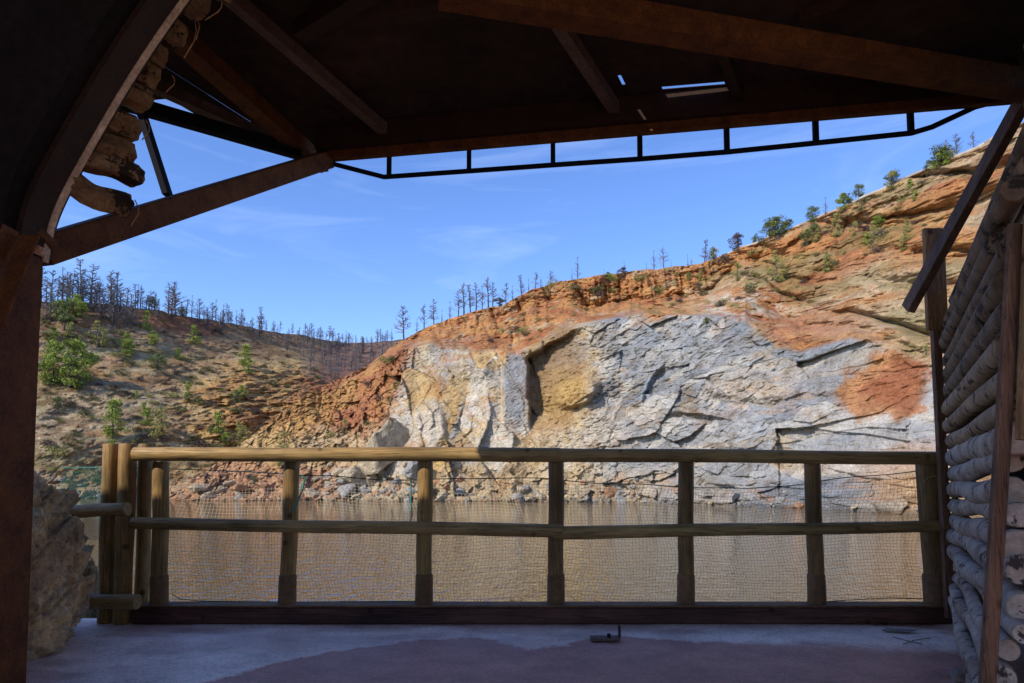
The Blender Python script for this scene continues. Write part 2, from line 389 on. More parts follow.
def main_cliff():
    NU, NV = 1080, 560
    pxs = np.linspace(150, 1300, NU) if False else np.concatenate([np.linspace(150, 960, 960), np.linspace(963, 1300, 120)])
    vv = np.linspace(-0.03, 1, NV)
    PX = np.repeat(pxs[None], NV, 0); VV = np.repeat(vv[:, None], NU, 1)
    d0 = interp(PX, D0_MAIN); dc = interp(PX, DC_MAIN)
    ysh = shore_y(d0); ysk = interp(PX, SKY_MAIN) + 2.2 * fbm(PX / 14, PX * 0 + 3.3, 0.0, 5, 4) + 1.0
    PY = ysh + (ysk - ysh) * VV
    yb = interp(PX, YB)
    vb = np.clip((yb - ysh) / (ysk - ysh - 1e-3), 0.05, 0.95)
    sch = interp(PX, [(400, 3), (480, 8), (560, 18), (600, 30), (712, 31), (745, 14), (840, 20), (1300, 14)]) + 5 * fbm(PX / 15, PX * 0, 0.0, 9, 4)
    vsc = np.maximum((ysh - (ysk + sch)) / (ysh - ysk - 1e-3), vb + .02)
    g = np.where(VV < vb, 0.30 * (VV / vb), np.where(VV < vsc, 0.30 + 0.64 * ((VV - vb) / (vsc - vb)), 0.94 + 0.06 * (VV - vsc) / (1 - vsc)))
    # the toe of rubble leans out into the lake
    toe = np.clip(1 - VV / 0.16, 0, 1.2)
    g = g - 0.10 * (1 - toe) * (VV < 0.16) * 0 
    g = np.where(PX < 400, VV * 0.9 * (1 - ss(330, 400, PX)) + g * ss(330, 400, PX), g)
    D = d0 + (dc - d0) * g
    X, Y, Z = atN(PX, PY, D)
    # --- relief in metres toward the viewer
    wx = X + 1.5 * fbm(X / 9, Z / 9, 0.0, 11, 5, .6); wz = Z + 1.5 * fbm(X / 9, Z / 9, 0.0, 12, 5, .6)
    def rot(a, sx, sy):
        c, s = math.cos(R(a)), math.sin(R(a)); return (wx * c + wz * s) / sx, (-wx * s + wz * c) / sy
    up = ss(-5, 5, yb - PY + 17 * fbm(X / 12, Z / 7, 0.0, 31, 6, .62))                     # 1 above the fresh face
    leftf = (1 - ss(520, 560, PX)) * (1 - up)
    rightf = ss(560, 610, PX) * (1 - up)
    disp = 4.0 * fbm(X / 26, Z / 18, 0.0, 21, 3)
    # vertical slabs on the left face
    a, b_ = rot(10, 7.5, 17); f1, c1, i1 = facets(a, b_, 40, 1.2, 0.5, True)
    a, b_ = rot(20, 2.2, 6); f2, c2 = facets(a, b_, 50, 1.2, 0.5)
    disp += leftf * (3.4 * f1 + 0.5 * f2)
    # dipping blocky strata on the grey face
    rdg = lambda L, sd: 1 - 2.2 * np.abs(fbm(wx / L + .5 * wz / L, wz / (L * .7), 0.0, sd, 5, .6))
    a, b_ = rot(22, 11, 7); f3, c3, i3 = facets(a, b_, 60, 1.0, 0.6, True)
    a, b_ = rot(34, 3.4, 1.7); f4, c4, i4 = facets(a, b_, 70, 1.1, 0.6, True)
    a, b_ = rot(25, 1.2, 0.6); f5, c5 = facets(a, b_, 80, 1.2, 0.6)
    disp += rightf * (2.0 * f3 + 0.55 * f4) + (1 - up) * (1 - .75 * leftf) * (0.4 * rdg(5, 33) + 0.25 * rdg(1.8, 36))
    disp += (1 - up) * (1 - .5 * leftf) * 0.34 * f5
    crack = np.exp(-c3 / 0.035) * ss(0.12, 0.35, fbm(X / 8, Z / 8, 0.0, 34, 3))
    disp -= rightf * 0.9 * crack
    # weathered top: gullies running down + crumbly
    gul = 1 - np.abs(fbm(X / 6.5 + 0.25 * Z / 6.5, Z / 30, 0.0, 90, 3)) * 2.6
    a, b_ = rot(15, 3.2, 2.2); f6, c6 = facets(a, b_, 100, 1.2, 0.6)
    a, b_ = rot(0, 1.1, 0.8); f7, c7 = facets(a, b_, 110, 1.2, 0.6)
    disp += up * (-(3.6 + 2.6 * ss(690, 760, PX)) * np.clip(gul, 0, 1) ** 2 + 0.5 * f6 + 0.35 * f7 + 0.8 * rdg(3.5, 37) + 0.45 * rdg(1.5, 38) + 1.2 * fbm(X / 4, Z / 3, 0.0, 120, 6, .62))
    # benches in the red top
    scarp = ss(0, .02, VV - vsc) * ss(560, 600, PX) * ss(0, 2, PY - interp(PX, SKY_MAIN))
    disp += scarp * 2.2 * (1 - 2.4 * np.abs(fbm(X / 3.2, Z / 40, 0.0, 39, 4, .6)))
    # named shapes
    wpx = PX + 3 * fbm(PX / 12, PY / 12, 0.0, 131, 3); wpy = PY + 3 * fbm(PX / 12, PY / 12, 0.0, 132, 3)
    wvx, wvy = wpx, wpy
    recess = ss(526, 531, wpx + (wpy - 380) * -0.03) * (1 - ss(578, 588, wpx - (400 - wpy) * 0.02)) * ss(350, 356, wpy + (wpx - 535) * 0.55) * (1 - ss(405, 440, wpy))
    disp -= 6.0 * recess * (1 - 0.75 * ss(535, 590, wpx))
    disp += 3.2 * ss(500, 505, wpx) * (1 - ss(527, 531, wpx)) * ss(348, 353, wpy) * (1 - ss(400, 445, wpy))
    disp += 3.6 * blob(wpx, wpy, 577, 392, 22, 13, -25, 0.25)
    disp += 3.0 * blob(wpx, wpy, 470, 365, 20, 14, 10, 0.4)
    disp -= 3.0 * blob(wpx, wpy, 655, 385, 5, 20, 25, 0.3)
    disp -= 2.5 * blob(wpx, wpy, 700, 418, 26, 3, 8, 0.4)
    disp += 2.4 * blob(wpx, wpy, 765, 432, 48, 20, -8, 0.3)
    disp += 2.0 * blob(wpx, wpy, 740, 385, 60, 14, 8, 0.3)
    disp -= 2.0 * blob(wpx, wpy, 893, 385, 40, 26, -20, 0.3)
    tri = ss(0, 6, (wpx - 410)) * (1 - ss(440, 446, wpx)) * ss(400, 410, wpy + np.abs(wpx - 428) * -2)
    disp += 2.0 * blob(wpx, wpy, 428, 430, 16, 30, 10, 0.25)
    # rubble toe
    rub = (1 - ss(0.10, 0.20, VV)) ; a, b_ = rot(5, 2.6, 1.9); f8, c8 = facets(a, b_, 140, 1.4, 0.9)
    disp += rub * (1.4 * f8) + 5.0 * (1 - ss(-0.03, 0.15, VV)) 
    # red scree at left
    scree = (1 - ss(392, 412, PX + (PY - 380) * 0.35)); a, b_ = rot(-35, 3.0, 1.8); f9, c9 = facets(a, b_, 150, 1.3, 0.8)
    disp += scree * (1.0 * f9 + 0.5 * f7 + 1.6 * fbm(X / 7, Z / 7, 0.0, 160, 4))
    D2 = D - disp * (0.35 + 0.65 * D / 170)
    X, Y, Z = atN(PX, PY, D2)
    # ---- geology colours
    wpx = PX + 22 * fbm(PX / 26, PY / 26, 0.0, 133, 6, .62); wpy = PY + 16 * fbm(PX / 26, PY / 22, 0.0, 134, 6, .62)
    n = fbm(X / 9, Z / 6, 0.0, 200, 7, 0.68); n2 = fbm(X / 2.5, Z / 2.0, 0.0, 210, 5, 0.7); n3 = fbm(X / 14, Z / 9, 0.0, 220, 4)
    st = fbm((X * 0.82 + Z * 0.57) / 16, (-X * 0.57 + Z * 0.82) / 2.2, 0.0, 230, 6, 0.65)      # dipping streaks
    vs = fbm(X / 2.4, Z / 14, 0.0, 240, 6, 0.65)                                              # vertical streaks
    col = np.ones(PX.shape + (3,)) * C['orange']
    col = lay(col, 'red', ss(-0.02, 0.25, n) * 0.6)
    col = lay(col, 'buff', ss(0.0, 0.3, n3) * ss(600, 760, PX) * 0.7)
    col = lay(col, 'yellow', ss(0.1, 0.4, n2) * 0.45)
    col = lay(col, 'brown', ss(0.12, 0.4, -n2) * 0.6)
    col = lay(col, 'cream', ss(0.15, 0.4, fbm(X / 6, Z / 3, 0.0, 262, 7, .7)) * 0.5)
    col = lay(col, 'pale', blob(wpx, wpy, 745, 305, 40, 15, 5, 0.5) * ss(-0.1, 0.25, n2) * 0.8)
    col = lay(col, 'buff', blob(wpx, wpy, 880, 300, 70, 35, -15, 0.6) * ss(-0.3, 0.15, n) * 0.75)
    col = lay(col, 'cream', blob(wpx, wpy, 870, 285, 45, 14, -25, 0.6) * ss(-0.1, 0.2, n2) * 0.6)
    col = lay(col, 'pink', blob(wpx, wpy, 800, 330, 70, 14, -8, 0.5) * 0.5)
    face = (1 - up)
    fc = np.ones(PX.shape + (3,)) * C['cream']
    fc = lay(fc, 'grey', ss(-0.15, 0.15, vs) * 0.55 * (1 - ss(560, 600, PX)))
    fc = lay(fc, 'yellow', ss(0.0, 0.3, vs * 0.6 + n * 0.7) * 0.55 * (1 - ss(560, 620, PX)))
    fc = lay(fc, 'yellow', leftf * (i1 > .72) * .65); fc = lay(fc, 'pale', leftf * (i1 < .35) * .6); fc = lay(fc, 'grey', leftf * ((i1 > .35) & (i1 < .5)) * .55)
    g_ = ss(575, 625, PX + 20 * n)
    fc = lay(fc, 'grey', g_ * 0.92)
    fc = lay(fc, 'dgrey', g_ * ss(0.05, 0.35, st) * 0.45)
    fc = lay(fc, 'pale', g_ * ss(0.15, 0.38, -st) * 0.4)
    fc = lay(fc, 'pale', g_ * ss(0.02, 0.2, fbm((X + Z) / 9, (Z - X) / 3, 0.0, 270, 6, .6)) * .12)
    fc = lay(fc, 'yellow', ss(0.08, 0.24, fbm(X / 5, Z / 4, 0.0, 260, 6, .7)) * (0.6 - .3 * rightf))
    fc = lay(fc, 'orange', ss(0.14, 0.3, fbm(X / 6, Z / 5, 0.0, 263, 6, .7)) * (0.45 - .25 * rightf))
    fc = lay(fc, 'brown', ss(0.22, 0.45, fbm(X / 3, Z / 2, 0.0, 261, 6, .7)) * 0.5)
    fc = lay(fc, 'yellow', g_ * ss(0.2, 0.42, n) * 0.4)
    fc = lay(fc, 'cream', g_ * ss(0.1, 0.35, n3) * 0.3)
    tone = 1 + g_ * ((i3 - .5) * .30 + (i4 - .5) * .28)
    fc = fc * tone[..., None]; fc = lay(fc, 'buff', g_ * (i3 > .84) * .4); fc = lay(fc, 'pale', g_ * (i4 > .85) * .5)
    fc = lay(fc, 'pale', ss(835, 880, wpx) * ss(400, 425, wpy) * (0.6))
    fc = lay(fc, 'orange', ss(850, 900, wpx) * ss(405, 425, wpy) * ss(-0.05, 0.2, st) * 0.6)
    fc = lay(fc, 'yellow', ss(860, 910, wpx) * ss(455, 480, wpy) * 0.4)
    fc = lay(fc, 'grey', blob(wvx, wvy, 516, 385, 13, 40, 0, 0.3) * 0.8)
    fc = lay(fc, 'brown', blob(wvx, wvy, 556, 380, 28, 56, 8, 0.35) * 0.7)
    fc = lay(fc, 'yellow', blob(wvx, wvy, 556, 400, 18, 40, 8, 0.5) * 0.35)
    fc = lay(fc, 'yellow', blob(wvx, wvy, 575, 390, 22, 12, -25, 0.5) * 0.75)
    fc = lay(fc, 'yellow', blob(wpx, wpy, 450, 410, 10, 38, 18, 0.4) * 0.6)
    fc = lay(fc, 'pale', blob(wpx, wpy, 428, 430, 14, 26, 0, 0.3) * 0.7)
    fc = lay(fc, 'pale', ss(415, 440, wpy) * (1 - ss(470, 480, wpy)) * ss(460, 500, wpx) * 0.2)
    fc = lay(fc, 'brown', (rightf * crack) * 0.35)
    fc = lay(fc, 'grey', rightf * ss(0, .25, fbm(X / 10, Z / 7, 0.0, 271, 6, .6)) * .5)
    fc = lay(fc, 'buff', ss(462, 480, wpy) * (1 - ss(600, 700, wpx)) * 0.7)
    fc = lay(fc, 'orange', ss(470, 485, wpy) * ss(0.0, 0.3, n2) * 0.5)
    fc = lay(fc, 'orange', blob(wpx, wpy, 888, 388, 50, 33, -14, 0.15) * 0.9)
    fc = lay(fc, 'red', blob(wpx, wpy, 900, 386, 38, 24, -18, 0.35) * 0.75)
    col = col * (1 - face[..., None]) + fc * face[..., None]
    sc = scree
    scc = np.ones(PX.shape + (3,)) * np.array((.33, .14, .075))
    scc = lay(scc, 'yellow', ss(-0.1, 0.25, n3) * 0.55); scc = lay(scc, 'orange', ss(-0.1, 0.3, n) * 0.6); scc = lay(scc, 'brown', ss(0.1, 0.4, n2) * 0.45)
    scc = lay(scc, 'buff', ss(415, 445, wpy + 14 * n) * 0.8); scc = lay(scc, 'yellow', ss(420, 450, wpy) * ss(0, .3, n2) * 0.5)
    scc = lay(scc, 'yellow', (1 - ss(270, 330, wpx)) * 0.5)
    col = lay(col, 'brown', scarp * ss(-.1, .2, fbm(X / 3.2, Z / 40, 0.0, 39, 4, .6)) * .0)
    scc = lay(scc, 'pink', ss(455, 470, wpy) * (1 - ss(330, 380, wpx)) * 0.6)
    col = col * (1 - sc[..., None]) + scc * sc[..., None]
    ws = 1 - 0.45 * (1 - ss(0.0, 0.022, VV))                       # wet line
    col = col * ws[..., None]
    col = lay(col, 'olive', up * (1 - sc) * blob(wpx, wpy, 820, 260, 110, 40, -22, 0.5) * ss(0.05, 0.3, fbm(X / 4, Z / 4, 0.0, 300, 3)) * 0.55)
    col = lay(col, 'olive', up * ss(0.22, 0.42, fbm(X / 3, Z / 3, 0.0, 301, 3)) * 0.5)
    # plateau behind the crest
    nb = 14
    k = np.linspace(0, 1, nb + 1)[1:, None]
    Xb = X[-1] + (X[-1] / Y[-1]) * k * 160; Yb = Y[-1] + k * 160; Zb = Z[-1] - k * 10 - 1.2 * np.sin(k * 9 + X[-1] / 7)
    cb = np.repeat(col[-1][None], nb, 0)
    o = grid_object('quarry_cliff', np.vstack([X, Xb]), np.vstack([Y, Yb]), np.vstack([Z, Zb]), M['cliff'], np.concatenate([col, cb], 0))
    o['kind'] = 'structure'
    return pxs, PY, X, Y, Z
MC = main_cliff()
def on_main(px, py=None):
    i = int(np.argmin(np.abs(MC[0] - px)))
    if py is None: j = MC[1].shape[0] - 2
    else: j = int(np.argmin(np.abs(MC[1][:, i] - py)))
    return Vector((float(MC[2][j, i]), float(MC[3][j, i]), float(MC[4][j, i])))

def left_hill():
    NU, NV = 760, 330
    pxs = np.concatenate([np.linspace(-250, 35, 90), np.linspace(37, 520, NU - 90)]); vv = np.linspace(-0.03, 1, NV)
    PX = np.repeat(pxs[None], NV, 0); VV = np.repeat(vv[:, None], NU, 1)
    d0 = interp(PX, D0_HILL); dc = interp(PX, DC_HILL)
    ysh = shore_y(d0); ysk = interp(PX, SKY_HILL) + 1.6 * fbm(PX / 16, PX * 0, 0.0, 405, 4)
    PY = ysh + (ysk - ysh) * VV
    g = 0.75 * VV + 0.25 * VV ** 3
    D = d0 + (dc - d0) * g; X, Y, Z = atN(PX, PY, D)
    up = ss(0.45, 0.9, VV)
    disp = 7 * fbm(X / 40, Z / 25, 0.0, 410, 4) + 1.6 * fbm(X / 9, Z / 5, 0.0, 411, 4)
    a, b_ = (X + Z * .3) / 5, (Z - X * .2) / 3; f1, c1 = facets(a, b_, 420, 1.2, 0.7); f2, c2 = facets(X / 1.8, Z / 1.2, 421, 1.2, 0.7)
    rocky = np.clip(blob(PX, PY, 265, 405, 75, 48, -10, 0.5) + blob(PX, PY, 195, 395, 40, 45, 0, 0.6) * .6 + ss(0.25, 0.5, fbm(X / 14, Z / 8, 0.0, 430, 3)) * 0.5 + (1 - ss(0.1, 0.2, VV)), 0, 1)
    rd = lambda L, sd: 1 - 2.2 * np.abs(fbm(X / L, Z / (L * .8), 0.0, sd, 5, .6))
    gold = blob(PX, PY, 262, 402, 62, 40, -12, 0.5)
    disp += rocky * (1.0 * f1 + 0.5 * f2 + 1.2 * rd(6, 443)) + gold * (5.5 * rd(9, 444) + 2.0 * rd(3.5, 445)) + (1 - rocky) * 0.2 * f2 + .35 * rd(2.5, 446)
    disp += 9 * blob(PX, PY, 262, 400, 55, 42, -10, 0.6) + 5 * blob(PX, PY, 330, 400, 40, 35, -20, 0.6)
    terr = np.abs(((Z + 3 * fbm(X / 20, Z / 20, 0.0, 440, 3) + X * 0.06) / 8) % 1 - 0.5) * 2
    disp += 0.9 * terr * up * ss(-.1, .3, fbm(X / 30, Z / 20, 0.0, 441, 3)) + 1.3 * fbm(X / 5, Z / 3, 0.0, 442, 6, .62)
    D2 = D - disp; X, Y, Z = atN(PX, PY, D2)
    n = fbm(X / 14, Z / 7, 0.0, 450, 7, 0.66); n2 = fbm(X / 4, Z / 2, 0.0, 451, 6, 0.68)
    col = np.ones(PX.shape + (3,)) * C['buff'] * 0.92
    col = lay(col, 'olive', ss(-0.08, 0.2, n) * 0.7)
    col = lay(col, 'brown', ss(0.05, 0.25, -n2) * 0.65)
    col = lay(col, 'orange', ss(0.1, 0.3, fbm(X / 16, Z / 7, 0.0, 453, 6, .66)) * 0.45)
    col = lay(col, 'yellow', rocky * ss(-0.1, 0.2, n2) * 0.6)
    col = lay(col, 'orange', rocky * ss(0.0, 0.3, n) * 0.6)
    col = lay(col, 'yellow', gold * .75); col = lay(col, 'orange', gold * ss(-.1, .25, n) * .6)
    col = lay(col, 'brown', ss(0.05, 0.3, fbm(X / 7, Z / 3, 0.0, 452, 6, .7)) * 0.55)
    col = lay(col, 'brown', ss(0.78, 0.93, VV + 0.08 * n) * 0.65)
    col = lay(col, 'red', blob(PX, PY, 185, 325, 40, 9, 8, 0.5) * 0.6)
    col = lay(col, 'red', blob(PX, PY, 350, 385, 55, 35, -35, 0.5) * 0.7)
    col = lay(col, 'ash', ss(290, 340, PX + 20 * n) * (1 - ss(365, 390, PY + 15 * n)) * 0.75)
    col = lay(col, 'buff', (1 - ss(0.03, 0.12, VV)) * 0.5)
    col = col * (1 - 0.4 * (1 - ss(0.0, 0.02, VV)))[..., None]
    nb = 10; k = np.linspace(0, 1, nb + 1)[1:, None]
    Xb = X[-1] * (1 + k * 0.6); Yb = Y[-1] * (1 + k * 0.6); Zb = Z[-1] - k * 14
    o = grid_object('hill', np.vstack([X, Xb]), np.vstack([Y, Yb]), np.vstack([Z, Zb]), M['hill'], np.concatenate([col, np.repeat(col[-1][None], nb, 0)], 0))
    o['kind'] = 'structure'
    return pxs, PY, X, Y, Z
HC = left_hill()
def on_hill(px, py=None):
    i = int(np.argmin(np.abs(HC[0] - px)))
    j = HC[1].shape[0] - 2 if py is None else int(np.argmin(np.abs(HC[1][:, i] - py)))
    return Vector((float(HC[2][j, i]), float(HC[3][j, i]), float(HC[4][j, i])))

# water and lake bed
me = MB(); me.add([(-900, 6.2, WATER), (900, 6.2, WATER), (900, 600, WATER), (-900, 600, WATER)], [(0, 1, 2, 3)])
tag(me.build('water', M['water']), kind='structure')
me = MB(); me.add([(-3000, -3000, WATER - 6), (3000, -3000, WATER - 6), (3000, 3000, WATER - 6), (-3000, 3000, WATER - 6)], [(0, 1, 2, 3)])
tag(me.build('ground', M['ground']), kind='structure')

# parapet of the road along the top of the right-hand cliff
pts = [on_main(px) + Vector((0, 0.4, 0.25)) for px in range(722, 1010, 6)]
mb = MB()
for a_, b_ in zip(pts[:-1], pts[1:]): mb.beam(a_, b_, 0.2, 0.38)
tag(mb.build('parapet', M['kerb_white']), 'thin pale parapet following the crest of the right-hand cliff', 'parapet')

# ------------------------------------------------------------------ vegetation
def dead_tree_mb(h, seed, lean=0.0, spread=0.22, nbr=26, fine=5, tw=1.0):
    random.seed(seed); tr = MB(); br = MB(); tr.world = br.world = False
    pts = [Vector((lean * h * (k / 6) ** 1.5 + random.uniform(-.012, .012) * h, random.uniform(-.012, .012) * h, h * k / 6)) for k in range(7)]
    r0 = h * 0.013 * tw + 0.05
    r0 *= 1.25; tr.tube(pts, [r0 * (1 - 0.8 * k / 6) for k in range(7)], 5)
    for i in range(nbr):
        f = random.uniform(0.28, 0.98); k = min(int(f * 6), 5); p = pts[k].lerp(pts[k + 1], f * 6 - k)
        an = random.uniform(0, 6.28); L = h * spread * (1.15 - f) * random.uniform(0.6, 1.3) + h * 0.03
        dv = Vector((math.cos(an), math.sin(an), random.uniform(0.1, 0.8))).normalized()
        q = p + dv * L; br.tube([p, p.lerp(q, .5) + Vector((0, 0, -.02 * L)), q], [0.075 * tw, 0.055 * tw, 0.025], 3, False)
        for j in range(fine):
            s = p.lerp(q, random.uniform(0.3, 1)); e = s + (dv + Vector((random.uniform(-1, 1), random.uniform(-1, 1), random.uniform(-.3, 1)))).normalized() * L * random.uniform(.25, .55)
            br.tube([s, e], [0.045 * tw, 0.022], 3, False)
    return tr, br
def make_dead(name, h, seed, **k):
    tr, br = dead_tree_mb(h, seed, **k)
    return tr.mesh('trunk', M['burnt']), br.mesh('branch', M['burnt_far'])
DEAD = [make_dead('dead_tree', 10, 100 + i, lean=random.uniform(-.06, .06), spread=sp, nbr=nb_, tw=tw_) for i, (sp, nb_, tw_) in
        enumerate([(0.20, 34, 1.2), (0.26, 30, 1.1), (0.14, 22, 1.1), (0.32, 40, 1.3), (0.10, 12, 1.2), (0.22, 44, 1.2)])]
def put_dead(base, h, var, label, group):
    tm, bm_ = DEAD[var]
    e = bpy.data.objects.new('dead_tree', None); COL.objects.link(e)
    e.location = base; e.rotation_euler = (0, 0, random.uniform(0, 6.28)); e.scale = (h / 10,) * 3
    tag(e, label, 'dead tree', group)
    a = bpy.data.objects.new('trunk', tm); COL.objects.link(a); a.parent = e
    b = bpy.data.objects.new('branches', bm_); COL.objects.link(b); b.parent = e

def leaf_cloud(mb, c, rx, rz, n, s, seed):
    rnd = random.Random(seed)
    for i in range(n):
        while True:
            v = Vector((rnd.uniform(-1, 1), rnd.uniform(-1, 1), rnd.uniform(-1, 1)))
            if 0.25 < v.length < 1: break
        p = c + Vector((v.x * rx, v.y * rx, v.z * rz))
        a = Vector((rnd.gauss(0, 1), rnd.gauss(0, 1), rnd.gauss(0, 1))).normalized(); b = a.orthogonal().normalized()
        b = Quaternion(a, rnd.uniform(0, 6.28)) @ b; c2 = a.cross(b); k = s * rnd.uniform(.6, 1.3)
        mb.add([p - b * k, p + c2 * k * .45, p + b * k, p - c2 * k * .45], [(0, 1, 2, 3)])
def make_green(h, seed, mname, width=0.32, clumps=16, leaves=38, ls=0.16, conic=False, lo=0.15):
    rnd = random.Random(seed); random.seed(seed); tr = MB(); cr_ = MB(); tr.world = cr_.world = False
    tr.tube([(0, 0, -.6), (h * .02, 0, h * .35), (-h * .02, h * .01, h * .7), (0, 0, h * .95)], [h * .028, h * .022, h * .013, h * .004], 6)
    for i in range(clumps):
        f = rnd.uniform(lo, 0.97); an = rnd.uniform(0, 6.28)
        wr = h * width * ((1.08 - f) if conic else math.sin(min(1, (f - lo) / (1 - lo) * .85 + .18) * math.pi) ** .6)
        rr = wr * rnd.uniform(.25, 1.0); c = Vector((math.cos(an) * rr, math.sin(an) * rr, h * f))
        tr.tube([(0, 0, max(0, c.z - h * .08)), c], [h * .008, h * .003], 3, False)
        cs = h * rnd.uniform(.07, .14); leaf_cloud(cr_, c, cs * 1.3, cs * .8, int(leaves * 2.4), h * ls * .17, seed * 99 + i)
    return tr.mesh('trunk', M['burnt']), cr_.mesh('crown', M[mname])
GREEN = {
    'pine': [make_green(10, 201 + i, 'pine_green', 0.34, 22, 40, lo=0.3) for i in range(3)],
    'bright': [make_green(10, 211 + i, 'bright_green', 0.42, 34, 46, lo=0.08) for i in range(2)],
    'young': [make_green(10, 221 + i, 'bright_green', 0.30, 22, 36, conic=True, lo=0.06) for i in range(2)],
    'yellow': [make_green(10, 231 + i, 'yellow_green', 0.34, 20, 34, lo=0.05) for i in range(2)],
    'burnt': [make_green(10, 241 + i, 'dry', 0.45, 26, 40, lo=0.2) for i in range(2)]}
def put_green(base, h, kind, name, label, cat, group=None, wide=1.0):
    tm, cm = random.choice(GREEN[kind])
    e = bpy.data.objects.new(name, None); COL.objects.link(e); e.location = base
    e.rotation_euler = (0, 0, random.uniform(0, 6.28)); e.scale = (h / 10 * wide, h / 10 * wide, h / 10); tag(e, label, cat, group)
    a = bpy.data.objects.new('trunk', tm); COL.objects.link(a); a.parent = e
    b = bpy.data.objects.new('crown', cm); COL.objects.link(b); b.parent = e
def px_h(base, px): return px / F * base.y            # metres for a height in photo pixels

random.seed(31)
# dead trees on the crest of the main cliff, read from the photograph (x, height px, shape)
for px, hp, va in [(403, 34, 3), (416, 16, 2), (424, 26, 0), (433, 28, 5), (441, 14, 4), (449, 20, 2), (458, 28, 1), (463, 35, 0), (470, 30, 5), (476, 33, 1), (482, 26, 2), (488, 34, 0), (493, 26, 5),
                   (499, 14, 4), (506, 25, 1), (512, 16, 2), (522, 24, 5), (528, 14, 4), (536, 21, 0), (541, 13, 2), (551, 18, 1), (556, 10, 4), (572, 12, 4), (578, 25, 2), (605, 9, 4), (626, 16, 2),
                   (649, 12, 4), (655, 22, 2), (666, 24, 1), (674, 10, 4), (689, 14, 4), (694, 11, 2), (706, 24, 5), (711, 18, 2), (834, 22, 2), (902, 17, 2), (955, 24, 5), (966, 26, 3), (976, 20, 0)]:
    b_ = on_main(px) + Vector((0, random.uniform(.5, 4), -0.8))
    place = ('left shoulder of the main cliff crest' if px < 500 else 'middle of the main cliff crest' if px < 600 else 'red notch of the cliff crest' if px < 720 else 'upper right slope beside the parapet')
    special = {403: 'tallest lone burnt pine at the left end of the main cliff crest', 578: 'thin bare pole tree standing alone on the middle of the cliff crest',
               834: 'sparse bare tree behind the parapet between two small green pines', 902: 'thin pale bare tree by the parapet right of the green pines'}
    put_dead(b_, px_h(b_, hp) + .8, va, special.get(px, 'leafless burnt tree on the ' + place), 'burnt trees along the ' + place)
# ridge of the left hill: dense burnt wood, then further trees
xs = []
x = 38.0
while x < 392:
    xs.append(x); x += random.uniform(1.1, 3.2) if x < 135 else random.uniform(1.5, 4.2)
for px in xs:
    hp = (random.uniform(20, 47) if px < 110 else random.uniform(16, 38) if px < 135 else random.uniform(12, 27) if px < 240 else random.uniform(8, 17))
    if abs(px - 168) < 4: hp = 34
    if abs(px - 258) < 3: hp = 24
    dy = random.uniform(0, 1) ** 2 * (26 if px < 130 else 14)
    b_ = on_hill(px, interp(px, SKY_HILL) + dy) + Vector((0, random.uniform(0, 6), -.8))
    pl = 'left end of the left ridge' if px < 135 else 'middle of the left ridge' if px < 250 else 'far right end of the left ridge'
    put_dead(b_, px_h(b_, hp) + .8, random.choice([0, 1, 3, 5, 5, 2]), 'burnt leafless tree on the ' + pl, 'burnt trees on the ' + pl)
# bare trees on the saddle between hill and cliff
for i in range(60):
    px = random.uniform(285, 392); py = interp(px, SKY_HILL) + random.uniform(5, 38)
    b_ = on_hill(px, py) + Vector((0, 0, -.8))
    put_dead(b_, px_h(b_, random.uniform(9, 20)) + .8, random.choice([0, 1, 2, 5]), 'grey bare tree in the dark saddle between left hill and cliff', 'bare trees in the saddle')
# green trees
for px, py, hp, kind, wd, lab in [
        (70, 388, 50, 'bright', 1.1, 'biggest bright green pine on the lower left hillside'),
        (52, 384, 44, 'bright', .9, 'bright green pine half hidden behind the rusty arch leg'),
        (64, 330, 34, 'pine', 1.1, 'dull green pine just under the left ridge trees'),
        (97, 345, 26, 'yellow', 1.2, 'yellowish green small tree above the biggest bright green pine'),
        (112, 438, 42, 'young', 1.0, 'narrow green young pine above the bundle of posts'),
        (161, 440, 34, 'yellow', 1.1, 'yellow green young tree right of the narrow young pine'),
        (238, 446, 26, 'yellow', 1.2, 'small yellow green bush below the golden outcrop'),
        (152, 305, 14, 'pine', 1.2, 'low green pine among the burnt trees of the left ridge'),
        (182, 314, 10, 'bright', 1.2, 'tiny green bush on the left ridge crest')]:
    b_ = on_hill(px, py) + Vector((0, 0, -.3)); put_green(b_, px_h(b_, hp), kind, 'pine_tree', lab, 'tree', None, wd)
